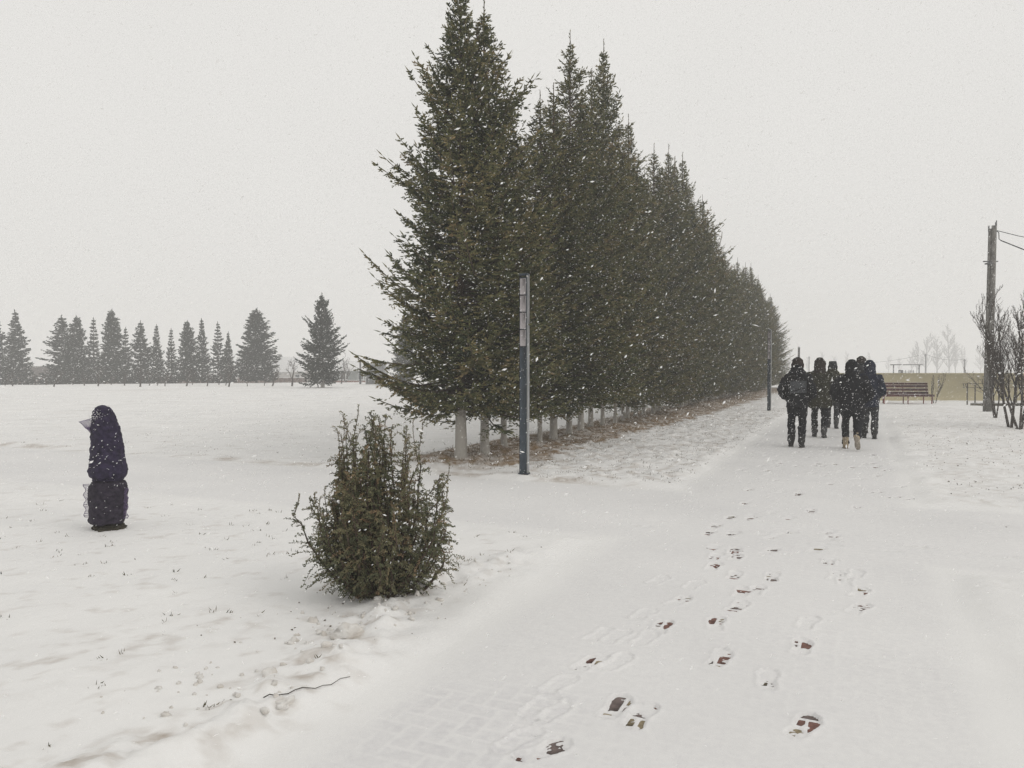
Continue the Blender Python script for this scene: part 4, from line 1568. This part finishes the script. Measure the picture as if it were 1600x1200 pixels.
def net_flap(name, outline, nu_, nv_, parent, r_=.0022):
    """a bilinear patch of knotted strands"""
    a, b_, c_, d_ = [np.array(p, float) for p in outline]
    m_ = MB()

    def pt(s, v):
        p = a * (1 - s) * (1 - v) + b_ * s * (1 - v) + c_ * s * v + d_ * (1 - s) * v
        return p + np.array([0, .012 * math.sin(s * 5 + v * 4), .006 * math.sin(v * 9)])
    for i in range(nu_ + 1):
        m_.tube([pt(i / nu_, v) for v in np.linspace(0, 1, 5)], r_, 4)
    for i in range(nv_ + 1):
        m_.tube([pt(s, i / nv_) for s in np.linspace(0, 1, 5)], r_, 4)
    return m_.build(name, NETL, parent)


net_flap("net_flap", [(-.105, -.05, 1.10), (-.225, -.06, 1.065), (-.125, -.06, .955), (-.112, -.05, .99)], 14, 14, wr, .0016)
rs_ = np.random.RandomState(2)
for (c0, k_, sp_) in (((-.05, -.085, 1.12), 130, .035), ((0, -.13, .5), 26, .07), ((.05, -.14, .75), 18, .08)):  # white flecks: snow, and at the top the netting's pale highlight
    q_ = np.array(c0) + rs_.normal(0, 1, (k_, 3)) * np.array([sp_, .012, sp_ * .9])
    v_, f_ = shoots(q_, unit(rs_.normal(size=(k_, 3))), rs_.uniform(.006, .016, k_), rs_.uniform(.004, .008, k_), rs_, 3)
    link("snow_and_highlight", mesh_np("snow_and_highlight", v_, [f_], [ROOFSNOW]), wr)
rg = random.Random(3)
for s, (z0, z1, xo) in ((-1, (.14, .46, .012)), (1, (.13, .42, .03))):
    m_ = MB()
    edge = []
    n = 30
    for k in range(n + 1):
        z = z0 + (z1 - z0) * k / n
        bx = .158 * s + .008
        wv = .046 + .012 * math.sin(k * .7) + rg.uniform(-.004, .004)
        m_.tube([(bx, -.03, z), (bx + s * wv, -.035, z + rg.uniform(-.004, .004))], .0022, 4)
        edge.append((bx + s * wv, -.035, z))
    m_.tube(edge, .0028, 4)
    m_.build("net_fringe", NETL, wr)
ea = MB()
ea.loft([(-.05, 0, 0, .20, .16), (.0, 0, 0, .17, .14), (.05, .02, 0, .14, .12), (.10, .03, 0, .10, .09)], 20)
remesh(ea, .012, 1, "earth_mound", EARTH, wr, .05, 22)

# ------------------------------------------------------------------ juniper in the foreground
def juniper():
    rng = np.random.RandomState(77)
    x, y = at(597, 5.24)
    t = thing("juniper_bush", "spreading green-brown juniper bush on the snow in the foreground", "bush", (x, y, .02), 0)
    t.scale = (1.0, 1.0, 1.03)
    nS = 90
    CLUMPS = [(0.0, .15), (2.2, .3), (4.4, .3), (0.15, .92), (-.45, .82), (.9, .7), (1.9, .75), (2.75, .95), (3.35, .8), (3.9, .9), (4.7, .75), (5.4, .6), (3.1, .45), (0.3, .5), (2.9, .66), (3.6, .62), (2.5, .5)]
    stemP, stemR = [], []
    lp, ld, ll, lw_, lt = [], [], [], [], []
    wood = [[], []]
    for i in range(nS):
        c_ = CLUMPS[rng.randint(len(CLUMPS))]
        a = c_[0] + rng.normal(0, .30)
        f = float(np.clip(c_[1] + rng.normal(0, .13), 0, 1.05))
        # outline: tall in the middle, wide low shoulders, a low lump on the right
        H_ = np.interp(f, [0, .35, .7, 1], [1.32, 1.22, 1.0, .66]) * rng.uniform(.62, 1.08)
        out_ = f * (.53 + .05 * math.cos(a)) * rng.uniform(.7, 1.12)
        base = np.array([math.cos(a) * .10 * f + rng.normal(0, .03), math.sin(a) * .10 * f, -.03])
        tip = np.array([math.cos(a) * out_ - .02, math.sin(a) * out_ * .9, H_])
        S = np.linspace(0, 1, 9)
        bow = np.stack([np.cos(a) * np.sin(S * np.pi) * .10 * f, np.sin(a) * np.sin(S * np.pi) * .10 * f, .02 * np.sin(S * np.pi) * f], 1)
        P = base[None] * (1 - S)[:, None] + tip[None] * S[:, None] + bow + rng.normal(0, .016, (9, 3)) * np.linspace(.2, 1.3, 9)[:, None]
        stemP.append(P)
        stemR.append(np.linspace(.011, .002, 9))
        wisp = rng.rand() < .42
        brown_s = rng.rand() * .35
        L = np.linalg.norm(tip - base)
        nb = int(L / .021)
        for k in range(nb):
            s = .10 + .9 * (k + rng.rand()) / nb
            q = s * 8
            j = min(7, int(q))
            p = P[j] * (1 - (q - j)) + P[j + 1] * (q - j)
            T = unit(P[j + 1] - P[j])
            g = rng.rand() * 6.283
            side = unit(np.cross(T, np.array([math.cos(g), math.sin(g), .2])))
            outw = np.array([math.cos(a), math.sin(a), 0])
            d = unit(T * rng.uniform(.35, 1.3) + side * rng.uniform(.5, 1.0) + outw * .25 * f + rng.normal(0, .18, 3))
            bl = (.16 * (1 - s) ** .8 + .05) * rng.uniform(.35, 1.3)
            bl *= min(1.0, .35 + s * 1.6)
            if wisp and s > .8:
                bl *= .45
            # a lateral spray: curved axis with a drooping tip
            m = max(3, int(bl / .0095))
            Q = np.linspace(0, 1, m)
            ax = p[None] + d[None] * (bl * Q)[:, None] + np.array([0, 0, -1.0])[None] * (bl * rng.uniform(.2, .6) * Q ** 2.2)[:, None]
            if k % 3 == 0:
                sel = ax[np.linspace(0, m - 1, 4).astype(int)]
                wood[0].append(sel)
                wood[1].append(np.linspace(.0028, .0012, 4))
            sv = unit(np.cross(d, rng.normal(size=3)))
            tb = brown_s + rng.rand() * .4 + .3 * max(0, s - .6) + (.35 if rng.rand() < .08 else 0)
            for e in range(m):
                for w2 in (-1, 1):
                    lp.append(ax[e])
                    ld.append(d * .55 + sv * w2 * rng.uniform(.3, 1.0) + rng.normal(0, .5, 3) + np.array([0, 0, -.15 * Q[e]]))
                    ll.append(rng.uniform(.010, .022))
                    lw_.append(rng.uniform(.0055, .0105))
                    lt.append(tb + rng.rand() * .25)
        # hooked leading shoot
        if wisp:
            nn = 22
            hook = unit(np.array([rng.normal(), rng.normal(), 0]))
            up = unit(P[-1] - P[-2]) * .7 + np.array([0, 0, .5])
            Lh = rng.uniform(.06, .20)
            hs_ = np.linspace(0, 1, nn)
            ax = P[-1][None] + up[None] * (Lh * hs_)[:, None] + (hook[None] * (hs_ ** 3)[:, None] + np.array([0, 0, -1.0])[None] * (hs_ ** 4)[:, None] * .6) * Lh * .5
            wood[0].append(ax[[0, 7, 14, 21]])
            wood[1].append(np.linspace(.0022, .001, 4))
            for e in range(nn):
                for w2 in range(2):
                    lp.append(ax[e])
                    ld.append(rng.normal(0, .6, 3) + up * .9)
                    ll.append(rng.uniform(.009, .018))
                    lw_.append(rng.uniform(.003, .0055))
                    lt.append(.55 + rng.rand() * .4)
    lp = np.array(lp)
    ld = unit(np.array(ld))
    v, f = shoots(lp, ld, np.array(ll), np.array(lw_), rng, 2)
    tint = np.repeat(np.clip(np.array(lt), 0, 1), 8)
    link("foliage", mesh_np("foliage", v, [f], [JUNIPER], None, {"tint": tint}), t)
    v, f = tubes(np.stack(stemP), np.stack(stemR), 6)
    link("stem", mesh_np("stem", v, [f], [BARK], smooth=True), t)
    v, f = tubes(np.stack(wood[0]), np.stack(wood[1]), 3)
    link("branchlet", mesh_np("branchlet", v, [f], [BARK]), t)


juniper()

# ------------------------------------------------------------------ grass, leaves, clods, twigs
GRASS = mat_tint("dry_grass", [(0.0, (0.05, 0.05, 0.028)), (0.5, (0.13, 0.105, 0.06)), (1.0, (0.24, 0.17, 0.10))])
rng = np.random.RandomState(5)


def scatter(name, n, u, lab, cat, lo, hi, wd, lean, tint_lo, tint_hi, sink=.01):
    K = len(n)
    x, y = nu2xy(n, u)
    z = height(n, u) - sink
    p = np.stack([x, y, z], 1)
    d = unit(np.stack([rng.normal(0, lean, K), rng.normal(0, lean, K), np.ones(K)], 1))
    l_ = rng.uniform(lo, hi, K)
    v, f = shoots(p, d, l_, np.full(K, wd) * rng.uniform(.7, 1.3, K), rng, 1)
    o = link(name, mesh_np(name, v, [f], [GRASS], None, {"tint": np.repeat(rng.uniform(tint_lo, tint_hi, K), 4)}))
    tag(o, lab, cat, kind="stuff")


def tufts(k, n0, n1, u0, u1, per, spread):
    cn = rng.uniform(n0, n1, k).repeat(per)
    cu = rng.uniform(u0, u1, k).repeat(per)
    return cn + rng.normal(0, spread, len(cn)), cu + rng.normal(0, spread, len(cu))


def keep_lawn(n, u, margin=.12):
    e = lawn_edge(n, u)
    s = e > margin
    return n[s], u[s]


n1, u1 = tufts(1500, -5.2, PL - .1, 10.1, 34, 5, .035)
n2, u2 = tufts(700, PR + .5, 9, 10.6, 30, 4, .035)
n3, u3 = tufts(170, -9, PL - .3, 2, CN - .1, 6, .018)
n4, u4 = tufts(420, -16, -7.2, CF + .1, 24, 4, .04)
n5, u5 = tufts(60, PR + .3, 3.5, 3, CN - .2, 4, .02)
n_, u_ = keep_lawn(np.concatenate([n1, n2, n3, n4, n5]), np.concatenate([u1, u2, u3, u4, u5]))
scatter("grass", n_, u_, "short dry grass tips poking through the snow of the lawns", "grass", .018, .05, .006, .9, .0, .7)
n1 = ROW_N + .1 + rng.normal(0, .62, 22000)
u1 = rng.uniform(10.5, 56, 22000)
scatter("needle_litter", n1, u1, "brown needle litter and dry grass under the long row of spruces", "litter", .03, .10, .012, 1.6, .45, 1.0, .015)

# fallen leaves and crumbs
LEAFB = mat("brown_leaf", (0.13, 0.09, 0.065), 0.9, 0.4, 40)
K = 900
ln = np.concatenate([rng.uniform(-5.3, PL - .1, 420), rng.uniform(PR + .3, 7, 800), rng.uniform(-6, PL - .15, 12), rng.normal(-3.0, .35, 34)])
lu = np.concatenate([rng.uniform(10.1, 30, 420), rng.uniform(10.7, 24, 800), rng.uniform(2, CN, 12), rng.uniform(3.2, 5.0, 34)])
ln, lu = keep_lawn(ln, lu, .1)
K = len(ln)
x, y = nu2xy(ln, lu)
p = np.stack([x, y, height(ln, lu) + .002], 1)
d = unit(np.stack([rng.normal(0, 1, K), rng.normal(0, 1, K), rng.uniform(-.05, .35, K)], 1))
sz = rng.uniform(.010, .035, K) * np.where(lu < CN, .6, 1.0)
v, f = shoots(p, d, sz, sz * rng.uniform(.35, .7, K), rng, 2)
tag(link("fallen_leaves", mesh_np("fallen_leaves", v, [f], [LEAFB])), "scattered brown fallen leaves and crumbs on the snow", "leaves", kind="stuff")

# clods of dirty snow along the kerb near the bush
CLOD = mat("dirty_snow_clod", (0.72, 0.71, 0.69), 0.95, 0, 12, 0.6, 40, col2=(0.60, 0.565, 0.52))
crng = random.Random(8)
CL = [(545, 1012, .085, "largest clod of dirty snow on the kerb below the bush"), (455, 1020, .045, "small upright clod of dirty snow left of the largest one"), (562, 1003, .04, "small clod of dirty snow touching the largest one's right"),
      (608, 945, .075, "flat clod of snow against the foot of the bush"), (505, 1045, .035, "little clod of dirty snow just below the largest one"), (420, 1080, .04, "clod of dirty snow beside the thin twig"),
      (408, 1148, .035, "clod of dirty snow below the thin twig"), (685, 952, .035, "little clod of snow right of the bush foot"), (640, 985, .03, "tiny clod of snow between bush and path"),
      (440, 1130, .05, "rounded clod of dirty snow right of the twig's lower end")]
for (px, py, r_, lab) in CL:
    d_ = 1920 / (py - 575)
    x, y = at(px, d_)
    n_, u_ = xy2nu(x, y)
    zg = float(height(np.array([n_]), np.array([u_]))[0])
    m_ = MB().ball((0, 0, 0), (r_, r_ * .7, r_ * .55), 14, 10)
    co = np.vstack(m_.v)
    no = unit(co)
    co = co + no * ((vn3(co + px, 28) - .5) * r_ * 1.1 + (vn3(co + px, 70) - .5) * r_ * .5)[:, None]
    m_.v = [co]
    o = m_.build("snow_clod", CLOD, None, True, (x, y, zg + r_ * .02), (crng.uniform(-.2, .2), crng.uniform(-.2, .2), crng.uniform(0, 6)))
    tag(o, lab, "snow clod", "clods of snow along the kerb")

# crumbs of ploughed snow along the kerb
K = 200
cn_ = -2.62 - rng.uniform(0, 1, K) ** 2 * .5 + rng.normal(0, .16, K)
cu_ = rng.uniform(2.3, 5.6, K)
cn_, cu_ = keep_lawn(cn_, cu_, .08)
K = len(cn_)
x, y = nu2xy(cn_, cu_)
r_ = rng.gamma(2.2, .0032, K) + .003
m_ = MB().ball((0, 0, 0), 1.0, 8, 6)
bv = np.vstack(m_.v)
V = bv[None] * (r_[:, None] * rng.uniform(.6, 1.2, (K, 3)))[:, None, :]
V = V * (1 + .7 * (rng.rand(K, len(bv), 1) - .5))
V = V + np.stack([x, y, height(cn_, cu_) + r_ * .1], 1)[:, None, :]
nb_ = len(bv)
off_ = (np.arange(K) * nb_)[:, None, None]
F4 = (np.vstack(m_.f4)[None] + off_).reshape(-1, 4)
F3 = (np.vstack(m_.f3)[None] + off_).reshape(-1, 3)
tag(link("snow_crumbs", mesh_np("snow_crumbs", V.reshape(-1, 3), [F3, F4], [CLOD], smooth=True)), "small crumbs of ploughed dirty snow along the left kerb", "snow crumbs", kind="stuff")

# twigs
for (pts, r_, lab) in [([(408, 1118), (418, 1117), (428, 1115), (436, 1114), (447, 1112), (458, 1109.5), (470, 1106), (481, 1103), (490, 1102), (502, 1098), (515, 1094), (530, 1087), (545, 1082)], .0027, "thin dark twig lying on the snow at the lower left"),
                       ([(658, 940), (675, 938), (690, 936)], .004, "short dark twig right of the bush foot")]:
    P = []
    for k, (px, py) in enumerate(pts):
        d_ = 1920 / (py - 575)
        x, y = at(px, d_)
        n_, u_ = xy2nu(x, y)
        P.append((x, y, float(height(np.array([n_]), np.array([u_]))[0]) + .004 + .004 * (k % 2)))
    tag(MB().tube(P, np.linspace(r_, r_ * .5, len(P)), 6).build("twig", TWIG), lab, "twig")

# ------------------------------------------------------------------ falling snow
FLAKE = mat("snowflake", (0.99, 0.99, 0.99), 0.9, spec=0.0)
_ft = FLAKE.node_tree
_tr = _ft.nodes.new("ShaderNodeBsdfTranslucent")
_tr.inputs[0].default_value = (0.99, 0.99, 0.99, 1)
_ms = _ft.nodes.new("ShaderNodeMixShader")
_ms.inputs[0].default_value = 0.5
_ft.links.new(_ft.nodes["Principled BSDF"].outputs[0], _ms.inputs[1])
_ft.links.new(_tr.outputs[0], _ms.inputs[2])
_ft.links.new(_ms.outputs[0], _ft.nodes["Material Output"].inputs[0])
frng = np.random.RandomState(17)
DENS = 62.0
box = (-14, 15, 2.6, 17.8, .03, 12)
vol = (box[1] - box[0]) * (box[3] - box[2]) * (box[5] - box[4])
K = int(vol * DENS)
p = np.stack([frng.uniform(box[0], box[1], K), frng.uniform(box[2], box[3], K), frng.uniform(box[4], box[5], K)], 1)
ok = (np.abs(p[:, 0]) < .76 * p[:, 1] + 1.2) & (p[:, 2] < .58 * p[:, 1] + 2.4)
p = p[ok]
K = len(p)
size = np.minimum(frng.gamma(5.0, .0010, K) + .0014, .011)
asp = frng.uniform(1.4, 3.2, K)
d = unit(np.array([.75, .1, .5])[None] + frng.normal(0, .45, (K, 3)))
a = unit(np.cross(d, frng.normal(size=(K, 3))))
b = np.cross(d, a)
hl = (size * asp / 2)[:, None]
hw = (size / 2)[:, None]
V = np.stack([p - d * hl, p + a * hw + b * hw * .35, p + d * hl * .9, p - a * hw * .9 + b * hw * .3], 1).reshape(-1, 3)
F = np.array([(0, 1, 2), (0, 2, 3)])
F = (F[None] + (np.arange(K) * 4)[:, None, None]).reshape(-1, 3)
tag(link("falling_snow", mesh_np("falling_snow", V, [F], [FLAKE])), "small white snowflakes drifting through the air", "snowflakes", kind="stuff")

# ------------------------------------------------------------------ haze
hm = bpy.data.materials.new("haze")
hm.use_nodes = True
ht = hm.node_tree
ht.nodes.clear()
ho = ht.nodes.new("ShaderNodeOutputMaterial")
hv = ht.nodes.new("ShaderNodeVolumePrincipled")
hv.inputs["Color"].default_value = (0.97, 0.97, 0.965, 1)
hv.inputs["Density"].default_value = 0.0033
hv.inputs["Anisotropy"].default_value = 0.0
ht.links.new(hv.outputs[0], ho.inputs["Volume"])
hz = MB().box((0, 0, 12), (1900, 1900, 30)).build("haze", hm)
hz["kind"] = "stuff"
hz["label"] = "pale snowy haze over the whole field"
